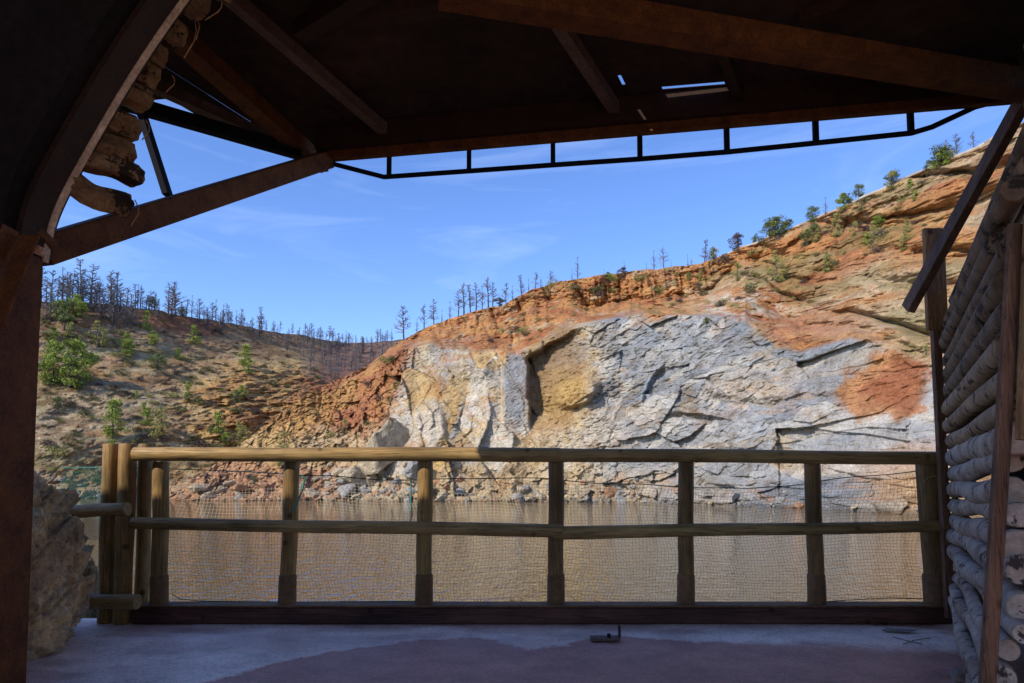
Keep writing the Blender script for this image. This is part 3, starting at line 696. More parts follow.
for px, py, hp, kind, wd, lab in [
        (778, 240, 27, 'pine', 1.35, 'bushy green pine, largest on the crest, left of the small round one'),
        (812, 222, 17, 'pine', 1.3, 'small round green pine on the crest between larger pine and bare tree'),
        (859, 200, 18, 'pine', 1.0, 'pointed small green pine on the crest beside the parapet'),
        (940, 168, 24, 'pine', 1.5, 'wide green pine highest up the crest near the roof brace'),
        (930, 172, 14, 'pine', 1.3, 'low green pine leaning against the highest crest pine'),
        (738, 252, 21, 'burnt', 1.0, 'round dark brown scorched tree on the crest'),
        (713, 262, 13, 'pine', 1.0, 'small green tree on the crest left of the scorched tree'),
        (776, 282, 34, 'yellow', .8, 'yellow green shrub column below the largest crest pine'),
        (826, 272, 22, 'yellow', 1.1, 'yellow green shrub in the middle of the red upper slope'),
        (837, 235, 24, 'yellow', .8, 'tall light green shrub just under the parapet'),
        (873, 243, 24, 'yellow', .8, 'light green shrub on the slope under the pointed pine'),
        (904, 250, 20, 'yellow', .9, 'light green shrub left of the plank post'),
        (797, 300, 18, 'yellow', .9, 'small yellow shrub low on the pale upper slope'),
        (701, 290, 22, 'yellow', .7, 'olive shrub growing in a gully under the crest'),
        (690, 283, 12, 'pine', 1.0, 'small dark green shrub at the top of the red scarp'),
        (608, 280, 9, 'bright', 1.4, 'flat green shrub at the cliff edge'),
        (623, 278, 12, 'burnt', 1.1, 'dark round bush at the cliff edge'),
        (546, 296, 10, 'yellow', 1.3, 'pale green bush on the orange slope'),
        (500, 303, 10, 'burnt', 1.4, 'dark scorched bush on the left cliff shoulder'),
        (284, 447, 17, 'yellow', 1.1, 'yellow green bush above the second railing post'),
        (345, 432, 14, 'yellow', 1.0, 'small olive bush at the foot of the red scree'),
        (925, 355, 12, 'yellow', 1.0, 'small green bush beside the red rock patch')]:
    b_ = on_main(px, py) + Vector((0, -.2, -.3)); put_green(b_, px_h(b_, hp), kind, 'shrub' if 'pine' not in lab[:30] else 'pine_tree', lab, 'shrub' if 'pine' not in lab[:30] else 'tree', None, wd)
random.seed(64)
for i in range(30):
    px = random.uniform(48, 250); py = random.uniform(interp(px, SKY_HILL) + 14, min(470, interp(px, SKY_MAIN) - 6))
    b_ = on_hill(px, py); put_green(b_ + Vector((0, 0, -.3)), px_h(b_, random.uniform(9, 24)), random.choice(['young', 'pine', 'yellow', 'bright']), 'pine_tree', 'small young pine scattered on the left hillside', 'tree', 'young pines on the left hillside', random.uniform(.8, 1.3))
for i in range(22):
    px = random.uniform(700, 960); py = interp(px, SKY_MAIN) + (random.uniform(2, 6) if i < 9 else random.uniform(12, 70))
    b_ = on_main(px, py); put_green(b_ + Vector((0, 0, -.3)), px_h(b_, random.uniform(9, 22)), random.choice(['yellow', 'pine', 'yellow', 'bright']), 'pine_tree', 'small green sapling on the right upper slope', 'tree', 'green saplings on the right upper slope', random.uniform(.8, 1.3))
# scrub
def make_bush(seed, mname):
    mb = MB(); mb.world = False; rnd = random.Random(seed)
    for i in range(7):
        an = rnd.uniform(0, 6.28); r = rnd.uniform(0, .7)
        leaf_cloud(mb, Vector((math.cos(an) * r, math.sin(an) * r, rnd.uniform(.25, .6))), .5, .38, 60, .09, seed * 31 + i)
    return mb.mesh('bush', M[mname])
BUSH = {k: [make_bush(300 + i + 10 * j, k) for i in range(2)] for j, k in enumerate(['olive', 'dry', 'yellow_green'])}
names_ = {'olive': 'olive green scrub bush', 'dry': 'dry brown scrub bush', 'yellow_green': 'yellow green tuft bush'}
random.seed(77)
cnt = 0
while cnt < 185:
    px = random.uniform(42, 330); py = random.uniform(318, 482)
    if py < interp(px, SKY_HILL) + 8: continue
    if py > interp(px, SKY_MAIN) - 2: continue
    if random.random() > (1.1 - (px - 40) / 320): continue
    k = random.choices(['olive', 'dry', 'yellow_green'], [.45, .4, .15])[0]
    b_ = on_hill(px, py); s = random.uniform(1.0, 2.6) * (1.5 if random.random() < .3 else 1)
    o = bpy.data.objects.new('bush', random.choice(BUSH[k])); COL.objects.link(o)
    o.location = b_ + Vector((0, 0, -.2)); o.scale = (s, s, s * random.uniform(.6, 1)); o.rotation_euler.z = random.uniform(0, 6)
    zone = 'upper left hillside' if py < 380 else 'lower left hillside'
    tag(o, names_[k] + ' on the ' + zone, 'bush', names_[k] + 'es on the ' + zone); cnt += 1
for i in range(140):
    px = random.uniform(450, 940) if i < 115 else random.uniform(220, 400); py = interp(px, SKY_MAIN) + random.uniform(3, 70)
    if i < 115 and py > interp(px, YB) - 6: continue
    k = random.choices(['olive', 'dry', 'yellow_green'], [.35, .3, .35])[0]
    b_ = on_main(px, py); s = random.uniform(.9, 2.6) * b_.y / 190
    o = bpy.data.objects.new('bush', random.choice(BUSH[k])); COL.objects.link(o)
    o.location = b_ + Vector((0, 0, -.2)); o.scale = (s, s, s * random.uniform(.7, 1.2)); o.rotation_euler.z = random.uniform(0, 6)
    zone = 'red upper slope' if i < 115 else 'red scree'
    tag(o, names_[k] + ' on the ' + zone, 'bush', names_[k] + 'es on the ' + zone)

# ------------------------------------------------------------------ boulders
import bmesh
from mathutils import noise as mnoise
def rock_mesh(seed, mt, sx=1, sy=1, sz=1, n=16, cuts=2):
    rnd = random.Random(seed); bm = bmesh.new()
    for i in range(n):
        v = Vector((rnd.gauss(0, 1), rnd.gauss(0, 1), rnd.gauss(0, 1))).normalized()
        bm.verts.new((v.x * sx * rnd.uniform(.75, 1.1), v.y * sy * rnd.uniform(.75, 1.1), v.z * sz * rnd.uniform(.75, 1.1)))
    r = bmesh.ops.convex_hull(bm, input=bm.verts)
    bmesh.ops.delete(bm, geom=[g for g in r['geom_interior'] if isinstance(g, bmesh.types.BMVert)], context='VERTS')
    bmesh.ops.bevel(bm, geom=list(bm.edges), offset=0.05, segments=1, affect='EDGES')
    bmesh.ops.triangulate(bm, faces=bm.faces)
    bmesh.ops.subdivide_edges(bm, edges=bm.edges, cuts=cuts, use_grid_fill=True)
    for v in bm.verts:
        p = v.co + Vector((seed * 1.7, 0, 0)); k = 0.16 * mnoise.fractal(p * 1.8, .8, 2.1, 5) - 0.07 * abs(mnoise.noise(p * 3.5)); v.co *= 1 + k
    me = bpy.data.meshes.new('boulder'); bm.to_mesh(me); bm.free(); me.materials.append(mt); return me
ROCKS = {k: [rock_mesh(500 + 10 * j + i, M[k], 1, .9, .7) for i in range(4)] for j, k in enumerate(['rock_cream', 'rock_grey', 'rock_red', 'rock_dark'])}
def put_rock(loc, s, kind, label, group=None, sc=(1, 1, 1), rot=None):
    o = bpy.data.objects.new('boulder', random.choice(ROCKS[kind])); COL.objects.link(o); o.location = loc
    o.scale = (s * sc[0], s * sc[1], s * sc[2]); o.rotation_euler = rot or (random.uniform(-.4, .4), random.uniform(-.4, .4), random.uniform(0, 6))
    return tag(o, label, 'boulder', group)
random.seed(91)
for px, py, wpx_, kind, sc, rot, lab in [
        (390, 447, 76, 'rock_cream', (1.1, .8, 1.0), (0.1, -.55, .3), 'huge pale slab boulder leaning at the left foot of the cliff'),
        (358, 478, 46, 'rock_cream', (1, .8, .7), (0, .2, 1), 'pale block under the huge slab boulder by the water'),
        (414, 470, 30, 'rock_grey', (1, .8, .9), (0.3, .2, 2), 'grey block at the right foot of the huge slab'),
        (430, 488, 20, 'rock_cream', (1, .8, .7), (0, .1, 2), 'small cream boulder at the waterline below the slab'),
        (461, 494, 12, 'rock_dark', (1, .8, 1.2), (0, .3, 0), 'dark pointed rock at the waterline left of middle'),
        (731, 498, 11, 'rock_dark', (1, .8, 1.6), (0, .5, 0), 'dark pointed rock at the waterline of the grey face'),
        (245, 488, 22, 'rock_red', (1, .8, .8), (0, .2, 1), 'reddish square boulder at the left shore'),
        (266, 486, 20, 'rock_red', (1, .8, .9), (0.3, .2, 2), 'reddish boulder right beside the square one'),
        (205, 487, 22, 'rock_cream', (1.2, .8, .5), (0, -.3, 1), 'flat tilted tan boulder on the left shore'),
        (560, 487, 16, 'rock_grey', (1, .8, .9), (0.3, .2, 2), 'grey block at the cliff foot behind the middle post')]:
    b_ = on_main(px, py) if px > 170 else on_hill(px, py)
    o = put_rock(b_ + Vector((0, -2.5, 0)), px_h(b_, wpx_) / 2, kind, lab, None, sc, rot)
    if wpx_ > 28: o.data = rock_mesh(int(950 + wpx_), M[kind], 1, .9, .75, 13, 8)
def scatter(n, x0, x1, kinds, wts, smin, smax, zone, vmax=26, main=True):
    for i in range(n):
        px = random.uniform(x0, x1); f = on_main if main else on_hill
        ysh = shore_y(interp(px, D0_MAIN if main else D0_HILL)); py = ysh - abs(random.gauss(0, .45)) * vmax
        b_ = f(px, py); k = random.choices(kinds, wts)[0]; s = px_h(b_, random.uniform(smin, smax) * (0.5 + random.random() ** 3)) / 2
        put_rock(b_ + Vector((0, -.3 * s, 0)), s, k, {'rock_cream': 'tan', 'rock_grey': 'grey', 'rock_red': 'reddish', 'rock_dark': 'dark'}[k] + ' boulder in the rubble ' + zone,
                 {'rock_cream': 'tan', 'rock_grey': 'grey', 'rock_red': 'reddish', 'rock_dark': 'dark'}[k] + ' boulders ' + zone)
scatter(80, 175, 345, ['rock_red', 'rock_cream', 'rock_grey'], [.5, .4, .1], 8, 20, 'on the left shore')
scatter(70, 325, 450, ['rock_cream', 'rock_grey', 'rock_red'], [.6, .3, .1], 9, 26, 'around the huge slab', 44)
scatter(75, 440, 640, ['rock_cream', 'rock_grey', 'rock_red'], [.5, .35, .15], 6, 15, 'at the foot of the cliff face', 20)
scatter(30, 640, 930, ['rock_grey', 'rock_cream', 'rock_red'], [.6, .3, .1], 5, 13, 'below the grey right-hand face', 12)
scatter(30, 45, 175, ['rock_cream', 'rock_red', 'rock_grey'], [.5, .2, .3], 3, 8, 'at the foot of the left hill', 30, False)

# ------------------------------------------------------------------ deck
FY = 4.67                                            # distance of the sill
def deck():
    nx, ny = 420, 330
    xs_ = np.linspace(-3.2, 3.3, nx); ys_ = np.linspace(-4.2, FY + 0.12, ny)
    ys_ = np.concatenate([np.linspace(-4.2, 2.4, 60), np.linspace(2.42, FY + .12, ny - 60)])
    X, Y = np.meshgrid(xs_, ys_)
    # outline of the worn grey skim, as a function of x
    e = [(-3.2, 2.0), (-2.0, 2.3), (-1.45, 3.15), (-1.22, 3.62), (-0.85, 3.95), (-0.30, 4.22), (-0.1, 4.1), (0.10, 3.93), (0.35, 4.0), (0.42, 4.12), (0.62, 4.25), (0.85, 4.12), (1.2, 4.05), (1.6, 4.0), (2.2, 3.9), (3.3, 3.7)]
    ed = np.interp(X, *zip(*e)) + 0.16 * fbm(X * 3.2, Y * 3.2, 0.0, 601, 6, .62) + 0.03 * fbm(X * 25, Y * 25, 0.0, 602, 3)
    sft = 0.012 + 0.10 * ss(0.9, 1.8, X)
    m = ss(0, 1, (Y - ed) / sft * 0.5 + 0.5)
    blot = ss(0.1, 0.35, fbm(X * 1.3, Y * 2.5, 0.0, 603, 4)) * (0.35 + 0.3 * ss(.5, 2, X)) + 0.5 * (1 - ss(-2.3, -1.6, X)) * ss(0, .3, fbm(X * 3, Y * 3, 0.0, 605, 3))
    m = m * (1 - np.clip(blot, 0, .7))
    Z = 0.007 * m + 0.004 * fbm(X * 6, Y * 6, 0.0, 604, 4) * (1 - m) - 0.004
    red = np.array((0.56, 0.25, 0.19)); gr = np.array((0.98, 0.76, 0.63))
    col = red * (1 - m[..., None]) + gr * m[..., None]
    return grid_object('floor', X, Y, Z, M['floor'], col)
tag(deck(), kind='structure')
mb = MB(); mb.box((0, 3.27, -1.6), 6.6, 2.96, 3.16)
tag(mb.build('terrace', M['floor']), kind='structure')

# ------------------------------------------------------------------ railing
def noisy_pole(a, b, r, seg=14, sag=0.0, wob=.03, n=16, taper=0.0, wave=0.004):
    a = Vector(a); b = Vector(b); mb = MB(); pts = []; rr = []
    ph = random.uniform(0, 6)
    for i in range(seg + 1):
        t = i / seg; p = a.lerp(b, t)
        p.z -= sag * 4 * t * (1 - t) * 1.0; off = wave * math.sin(t * 7 + ph); p += Vector((off, off * .6, off)) * (math.sin(math.pi * t))
        pts.append(p); rr.append(r * (1 - taper * t) * (1 + random.uniform(-.015, .015)))
    d0 = (pts[1] - pts[0]).normalized(); d1 = (pts[-1] - pts[-2]).normalized()
    pts = [pts[0], pts[0] + d0 * r * .10] + pts[1:-1] + [pts[-1] - d1 * r * .12, pts[-1]]
    rr = [rr[0] * .92, rr[0]] + rr[1:-1] + [rr[-1], rr[-1] * .92]
    mb.tube(pts, rr, n, True, wob * .4); return mb
random.seed(5)
RY = FY
rail_root = empty('wooden_railing', (at(550, 605, FY).x, FY, 0), 'round pole railing with seven posts along the edge of the terrace', 'railing')
RZ = 1.10
zs = 0.115                                          # top of the sill
def xat(px, py, Y): return at(px, py, Y).x
for px0, px1, yt in [(161, 159, 462), (292, 287, 460), (425, 424, 458), (556, 556, 458), (686, 686, 458), (812, 817, 458), (927, 938, 458)]:
    top = at(px0, yt, RY); bot = at(px1, 604, RY); bot.z = zs - .01; bot.y = RY
    rt = 0.053 if px0 < 900 else 0.075
    p = noisy_pole(bot, top, rt, 8, 0, .03).build('post', M['post'] if px0 < 500 else M['post_dark'], rail_root, True)
    q = bot.lerp(top, 0.205)
    s = MB(); s.tube([bot + Vector((0, 0, .012)), q, q + Vector((0, 0, .012))], [rt * 1.14, rt * 1.11, rt * 1.02], 16, True, .015)
    s.build('post_foot', M['sleeve'], p, True)
    p2 = MB(); t_ = top - Vector((0, rt + .045, -0.005)); p2.tube([t_, t_ + Vector((0, .02, 0))], .011, 8)
    p2.build('bolt', M['iron'], p)
def rail(pxa, ya, pxb, yb_, Y0, r, taper=0, sag=0.0, mt='rail'):
    noisy_pole(at(pxa, ya, Y0), at(pxb, yb_, Y0), r, 24, sag, .03, 18, taper).build('top_rail' if ya < 480 else 'mid_rail', M[mt], rail_root, True)
rail(134, 454, 560, 455, RY - .075, 0.047, -.05)
rail(553, 455, 938, 458, RY - .070, 0.047, .05)
rail(132, 523, 562, 531, RY - .080, 0.040, -.15)
rail(553, 533, 944, 526, RY - .074, 0.046, .18)
# sill beam
sx0, sx1 = at(135, 612, RY - .06).x, at(950, 612, RY - .06).x
mb = MB(); mb.beam((sx0, RY - .03, zs / 2 + .002), (sx1, RY - .03, zs / 2 + .002), 0.14, zs - .008, bev=.008)
mb.build('sill_beam', M['sill'], None)
o = bpy.data.objects['sill_beam']; tag(o, 'long reddish brown timber sill under the railing', 'beam')
mb = MB(); mb.beam((sx0, RY - .02, zs + .006), (sx1, RY - .02, zs + .006), 0.17, 0.012, bev=.003); mb.build('cap_strip', M['sleeve'], o)

# bundle of posts at the left end
bun = empty('post_bundle', (at(120, 605, FY).x, FY, 0), 'bundle of three upright treated posts at the left end of the railing', 'posts')
for px, Y, r in [(110, FY - .03, .050), (127, FY - .05, .056), (145, FY + .06, .046)]:
    t_ = at(px + 1, 444, Y); b_ = at(px - 4, 606, Y); b_.z = 0.0
    noisy_pole(b_, t_, r, 8, 0, .03).build('post', M['post'], bun, True)
for (a, b, r, nm, lab) in [((66, 512, 4.52), (128, 509, 4.44), .044, 'short_pole', 'short horizontal pole bolted across the post bundle, cut end showing'),
                      ((74, 601, 4.50), (138, 602, 4.44), .047, 'short_pole', 'short horizontal pole lying at the foot of the post bundle')]:
    o = noisy_pole(at(*a), at(*b), r, 8, 0, .03, 18).build(nm, M['rail'], None, True); tag(o, lab, 'pole')

# ------------------------------------------------------------------ netting on the railing
def netting(x0, x1, y_top, z0, Yn, step, rad, material, name, label, seed):
    xs_ = np.arange(x0, x1, step); mb = MB()
    def P(x, s):                                 # s 0..1 from bottom to top
        zt = y_top(x); z = z0 + (zt - z0) * s
        yy = Yn + 0.03 * math.sin(x * 3.1 + s * 2) * s + 0.02 * math.sin(x * 7 + s * 5)
        xx = x + 0.05 * math.sin(s * 3.4 + x * 1.3) * math.sin(math.pi * s) + 0.012 * math.sin(x * 9 + s * 11)
        return Vector((xx, yy, z + 0.012 * math.sin(x * 5.3 + s * 4)))
    for x in xs_:
        mb.tube([P(x, k / 14) for k in range(15)], rad, 3, False)
    nz = int(0.9 / step)
    for j in range(nz + 1):
        m_ = int((x1 - x0) / 0.06); s = j / nz
        mb.tube([P(x0 + (x1 - x0) * k / m_, s) for k in range(m_ + 1)], rad, 3, False)
    o = mb.build(name, material); tag(o, label, 'netting'); return o
tops = [(60, 468), (160, 469), (240, 472), (292, 475), (360, 479), (425, 481), (490, 478), (556, 480), (620, 485), (686, 487), (745, 490), (812, 483), (870, 476), (932, 470)]
tx = [at(a, b, FY + .06).x for a, b in tops]; tz = [at(a, b, FY + .06).z for a, b in tops]
ytop = lambda x: float(np.interp(x, tx, tz))
netting(at(172, 500, FY).x, at(930, 500, FY).x, ytop, 0.13, FY + .07, 0.0235, 0.0010, M['netm'], 'wire_netting', 'pale square mesh netting hung behind the railing', 1)
netting(at(56, 500, FY).x, at(103, 500, FY).x, ytop, 0.55, FY + .09, 0.016, 0.0011, M['net_teal'], 'green_netting', 'teal green netting left of the post bundle', 2)
mb = MB(); mb.tube([Vector((x_, FY + .06, ytop(x_) + .004)) for x_ in np.linspace(tx[0], tx[3], 30)], .0035, 6)
tag(mb.build('cord', M['teal']), 'teal cord strung along the left part of the netting top', 'cord')
mb = MB(); mb.tube([Vector((x_, FY + .06, ytop(x_) + .004 + .006 * math.sin(x_ * 9))) for x_ in np.linspace(tx[3], tx[-1], 80)], .0035, 6)
tag(mb.build('cord', M['darkcord']), 'dark green cord sagging along the top of the netting to the right corner', 'cord')
mb = MB(); mb.tube([at(a, b, FY + .05) for a, b in [(172, 594), (180, 599), (200, 601), (290, 602), (420, 601)]], .003, 6)
tag(mb.build('cord', M['teal']), 'teal cord lying along the bottom of the netting at left', 'cord')
mb = MB(); mb.tube([at(a, b, FY + .05) for a, b in [(820, 602), (850, 600), (890, 598), (930, 599)]], .003, 6)
tag(mb.build('cord', M['darkcord']), 'dark cord at the netting bottom by the right corner', 'cord')
mb = MB(); mb.tube([at(a, b, FY - .07) for a, b in [(292, 512), (296, 505), (299, 498), (303, 488), (305, 478), (302, 476)]], .006, 6)
tag(mb.build('knotted_tie', M['teal']), 'green tie knotted round the second railing post', 'tie')
mb = MB(); mb.tube([at(a, b, FY - .0 + .04) for a, b in [(411, 480), (411, 500), (412, 515), (410, 522)]], .005, 6)
tag(mb.build('hanging_tie', M['teal']), 'pale teal tie hanging left of the third railing post', 'tie')

# ------------------------------------------------------------------ right log wall
C0 = Vector((2.99, FY - .02, 0)); C1 = Vector((1.93, 2.56, 0))            # line of the wall on the floor
wall = empty('log_wall', C0, 'wall of stacked bark logs held between posts on the right', 'wall')
ax = (C1 - C0).normalized()
random.seed(15)
rows = [(330, .058), (346, .050), (361, .052), (377, .056), (394, .056), (411, .055), (427, .052), (443, .056), (458, .055), (474, .056), (490, .054), (505, .050), (520, .052), (535, .052), (550, .050), (563, .045), (575, .042), (586, .042), (597, .042), (607, .042)]
for i, (y, r) in enumerate(rows):
    a = at(944 + (y - 450) * 0.035, y, FY - .05)
    b = a + ax * (2.35 + random.uniform(-.1, .2)); b.z += random.uniform(-.02, .02)
    if y > 555: b.x -= (y - 555) * 0.0030; b.z -= (y - 555) * .0004
    a.x += .05
    a.x += random.uniform(-.02, .02)
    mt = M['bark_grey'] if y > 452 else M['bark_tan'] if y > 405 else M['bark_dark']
    lg = noisy_pole(a, b, r * random.uniform(.92, 1.08), 22, 0, .13, 14, random.uniform(-.14, .14), .018)
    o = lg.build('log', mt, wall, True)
# a few higher logs above the corner post, rising with the wall top
for i, (ya, dz) in enumerate([(318, 0.03), (300, .06)]):
    a = at(946 + i * 4, ya, FY - .1) + Vector((.06, 0, 0)); b = a + ax * 2.4; b.z += dz
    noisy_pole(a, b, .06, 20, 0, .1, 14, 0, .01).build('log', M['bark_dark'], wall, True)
# second bay, straight back toward the viewer
E0 = Vector((1.99, 2.5, 0))
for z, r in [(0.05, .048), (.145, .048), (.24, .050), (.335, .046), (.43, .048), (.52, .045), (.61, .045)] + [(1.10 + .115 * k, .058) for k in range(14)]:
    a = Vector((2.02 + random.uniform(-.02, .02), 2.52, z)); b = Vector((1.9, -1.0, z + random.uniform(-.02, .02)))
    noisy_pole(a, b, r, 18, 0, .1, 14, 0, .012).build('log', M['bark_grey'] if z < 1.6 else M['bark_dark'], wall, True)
mb = MB(); mb.beam((2.20, 2.6, 0), (2.10, -2.5, 0.0), .02, 6); mb.build('gap_shade_board', M['lining'], wall)  # dark sheets behind the logs stand in for shade in the gaps
mb = MB(); mb.beam(C0 + Vector((.30, .0, 0.9)), C1 + Vector((.30, 0, .9)), .02, 1.9); mb.build('gap_shade_board', M['lining'], wall)
# cross beam in the opening
mb = MB(); mb.beam((1.93, 2.50, EYE + .155 - .02), (1.86, 1.2, EYE + .155), .09, .10, bev=.006); mb.build('cross_beam', M['plank'], wall)
# second post, leaning
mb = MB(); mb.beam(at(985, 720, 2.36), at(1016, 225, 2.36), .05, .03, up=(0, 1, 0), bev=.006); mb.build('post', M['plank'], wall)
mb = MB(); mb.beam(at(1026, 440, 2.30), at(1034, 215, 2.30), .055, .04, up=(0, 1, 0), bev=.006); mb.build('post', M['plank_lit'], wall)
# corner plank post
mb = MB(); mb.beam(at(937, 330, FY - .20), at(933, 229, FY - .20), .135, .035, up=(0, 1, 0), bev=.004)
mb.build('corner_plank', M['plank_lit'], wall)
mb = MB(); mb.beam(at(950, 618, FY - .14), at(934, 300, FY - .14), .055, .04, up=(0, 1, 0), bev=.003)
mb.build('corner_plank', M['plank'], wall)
mb = MB(); mb.tube([at(a, b, 2.9) for a, b in [(1019, 280), (1018, 300), (1014, 315), (1006, 326), (996, 330), (986, 327), (980, 320), (978, 316)]], .008, 8)
tag(mb.build('hook', M['iron'], None, True), 'black iron hook curving in front of the upper wall logs', 'hook')
mb = MB(); mb.tube([at(a, b, FY - .12) for a, b in [(925, 482), (928, 478), (934, 476), (940, 479)]], .006, 6)
tag(mb.build('wire_loop', M['rail'], None, True), 'small yellowish loop round the right corner post', 'loop')

# ------------------------------------------------------------------ canopy
can = empty('canopy', at(660, 130, 4.0), 'dark rusty steel canopy with rafters over the terrace', 'canopy')
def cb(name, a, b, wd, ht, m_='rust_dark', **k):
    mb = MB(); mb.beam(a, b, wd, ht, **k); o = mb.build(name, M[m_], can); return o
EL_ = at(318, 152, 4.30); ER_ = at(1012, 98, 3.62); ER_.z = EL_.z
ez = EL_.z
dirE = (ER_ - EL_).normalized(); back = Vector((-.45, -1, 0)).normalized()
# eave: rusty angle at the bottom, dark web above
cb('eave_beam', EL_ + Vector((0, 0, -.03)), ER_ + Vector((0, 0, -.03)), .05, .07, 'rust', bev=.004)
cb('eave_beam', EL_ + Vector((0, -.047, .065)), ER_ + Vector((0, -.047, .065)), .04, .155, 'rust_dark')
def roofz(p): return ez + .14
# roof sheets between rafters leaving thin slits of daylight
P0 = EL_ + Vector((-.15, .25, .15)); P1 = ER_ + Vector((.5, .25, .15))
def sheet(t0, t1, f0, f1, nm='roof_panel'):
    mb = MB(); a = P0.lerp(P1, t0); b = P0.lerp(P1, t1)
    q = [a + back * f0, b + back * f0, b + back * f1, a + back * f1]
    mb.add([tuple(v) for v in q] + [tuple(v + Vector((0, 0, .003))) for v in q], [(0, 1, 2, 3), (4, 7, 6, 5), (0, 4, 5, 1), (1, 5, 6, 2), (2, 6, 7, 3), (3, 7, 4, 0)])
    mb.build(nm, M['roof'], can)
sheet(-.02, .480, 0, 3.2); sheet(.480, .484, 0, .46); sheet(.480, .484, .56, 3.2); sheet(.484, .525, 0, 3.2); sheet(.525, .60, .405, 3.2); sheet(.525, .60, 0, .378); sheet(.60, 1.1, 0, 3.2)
sheet(-.20, -.021, .72, 1.45); sheet(-.075, -.0212, .30, .718)
# rafters
def raf(pxa, pya, pxb, pyb, z, wd, ht, m_, nm='rafter'):
    cb(nm, atz(pxa, pya, z), atz(pxb, pyb, z), wd, ht, m_)
raf(205, -25, 388, 133, ez + .08, .055, .07, 'rafter')
raf(545, 2, 617, 112, ez + .08, .06, .07, 'rafter')
raf(715, 30, 742, 103, ez + .08, .05, .07, 'rust_dark')
raf(300, 32, 400, -30, ez + .06, .08, .08, 'rust_dark', 'brace')
raf(440, -12, 1060, 92, ez - .08, .11, .12, 'rust', 'main_beam')
raf(395, 8, 450, 0, ez - .0, .09, .10, 'rust_dark', 'brace')
raf(150, 12, 322, 166, ez + .02, .10, .09, 'rust', 'rafter')
raf(150, 84, 310, 156, ez + .09, .06, .06, 'rafter', 'rafter')
raf(800, 20, 880, -10, ez + .08, .05, .06, 'rust_dark')
raf(870, 60, 900, 100, ez + .08, .05, .06, 'rust_dark')
# bracket at the left: inclined box beam, dark ties
cb('strut', at(38, 252, 2.44), at(326, 160, 4.26), .09, .105, 'rust', bev=.004)
cb('tie_bar', at(120, 101, 3.6), at(300, 153, 4.25), .06, .075, 'paint_dark')
cb('tie_bar', at(140, 108, 3.62), at(168, 196, 3.62), .03, .075, 'paint_dark', up=(0, 1, 0))
cb('gusset', at(300, 160, 4.24), at(324, 166, 4.24), .02, .09, 'rust')
# brace at the right
cb('brace', at(908, 309, 4.35), at(1030, 88, 3.55), .05, .115, 'plank', up=(0, 1, 0), bev=.004)
# hanging tubular rail
o = None
hz = [(318, 160), (384, 177), (470, 171), (553, 165), (640, 159), (727, 152), (816, 143), (912, 133), (932, 127), (975, 107), (998, 101)]
hy = [4.30, 4.28, 4.18, 4.09, 4.00, 3.92, 3.84, 3.75, 3.73, 3.69, 3.66]
mb = MB(); mb.tube([at(a, b, y_) for (a, b), y_ in zip(hz, hy)], .016, 8); hr = mb.build('hanging_rail', M['paint_dark'], can, True)
for px, yb_, y_ in [(389, 177, 4.275), (469, 171, 4.18), (553, 165, 4.09), (640, 159, 4.0), (727, 152, 3.92), (816, 143, 3.84), (911, 133, 3.75)]:
    p = at(px, yb_, y_); q = p.copy(); q.z = ez - .0
    mb = MB(); mb.beam(p, q, .028, .028, up=(0, 1, 0)); mb.build('drop_bar', M['paint_dark'], can)

# ------------------------------------------------------------------ steel arch and lagging at left
arch = empty('steel_arch', (-1.5, 2.2, 0), 'rusty curved steel mine arch with its leg at the left', 'arch')
AP = [(28, 700), (33, 560), (38, 420), (43, 300), (46, 246)]
leg = [at(a, b, 2.28) for a, b in AP]; leg[0].z = 0.0
curve = [at(a, b, 2.28) for a, b in [(45, 262), (52, 226), (66, 192), (93, 143), (124, 90), (155, 42), (188, -4), (230, -52), (285, -98), (350, -135), (430, -160), (520, -168)]]
cxm = 0.47
def smooth_pts(P, k=5):
    out_ = []
    for i in range(len(P) - 1):
        p0, p1, p2, p3 = P[max(i - 1, 0)], P[i], P[i + 1], P[min(i + 2, len(P) - 1)]
        for j in range(k):
            t_ = j / k; out_.append(.5 * ((2 * p1) + (p2 - p0) * t_ + (2 * p0 - 5 * p1 + 4 * p2 - p3) * t_ ** 2 + (3 * p1 - p0 - 3 * p2 + p3) * t_ ** 3))
    return out_ + [P[-1]]
curve = smooth_pts(curve)
curve_full = curve + [Vector((2 * cxm - p.x, p.y, p.z)) for p in reversed(curve)]
def ribbon(pts, off_in, off_out, y0, y1, name, m_, smooth=False):
    """band following the arch: off_* are offsets along the outward normal, y0..y1 the depth range"""
    mb = MB(); n = len(pts); secs = []
    for i, p in enumerate(pts):
        t_ = (pts[min(i + 1, n - 1)] - pts[max(i - 1, 0)]); t_.y = 0; t_.normalize()
        nrm = Vector((-t_.z, 0, t_.x))           # outward = left of travel
        a = p + nrm * off_in; b = p + nrm * off_out
        secs.append([Vector((a.x, y0, a.z)), Vector((a.x, y1, a.z)), Vector((b.x, y1, b.z)), Vector((b.x, y0, b.z))])
    vs = [v for s_ in secs for v in s_]
    fs = [(i * 4 + k, i * 4 + (k + 1) % 4, (i + 1) * 4 + (k + 1) % 4, (i + 1) * 4 + k) for i in range(n - 1) for k in range(4)]
    fs += [(0, 1, 2, 3), ((n - 1) * 4 + 3, (n - 1) * 4 + 2, (n - 1) * 4 + 1, (n - 1) * 4)]
    mb.add(vs, fs); return mb.build(name, M[m_], arch, smooth)
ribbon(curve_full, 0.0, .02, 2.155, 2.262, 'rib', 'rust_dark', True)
ribbon(curve_full, -.004, .012, 2.264, 2.292, 'rib_edge', 'rust_worn_lit', True)
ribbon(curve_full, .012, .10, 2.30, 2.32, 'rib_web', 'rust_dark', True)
ribbon(leg, .0, .06, 1.86, 2.27, 'leg', 'rust')
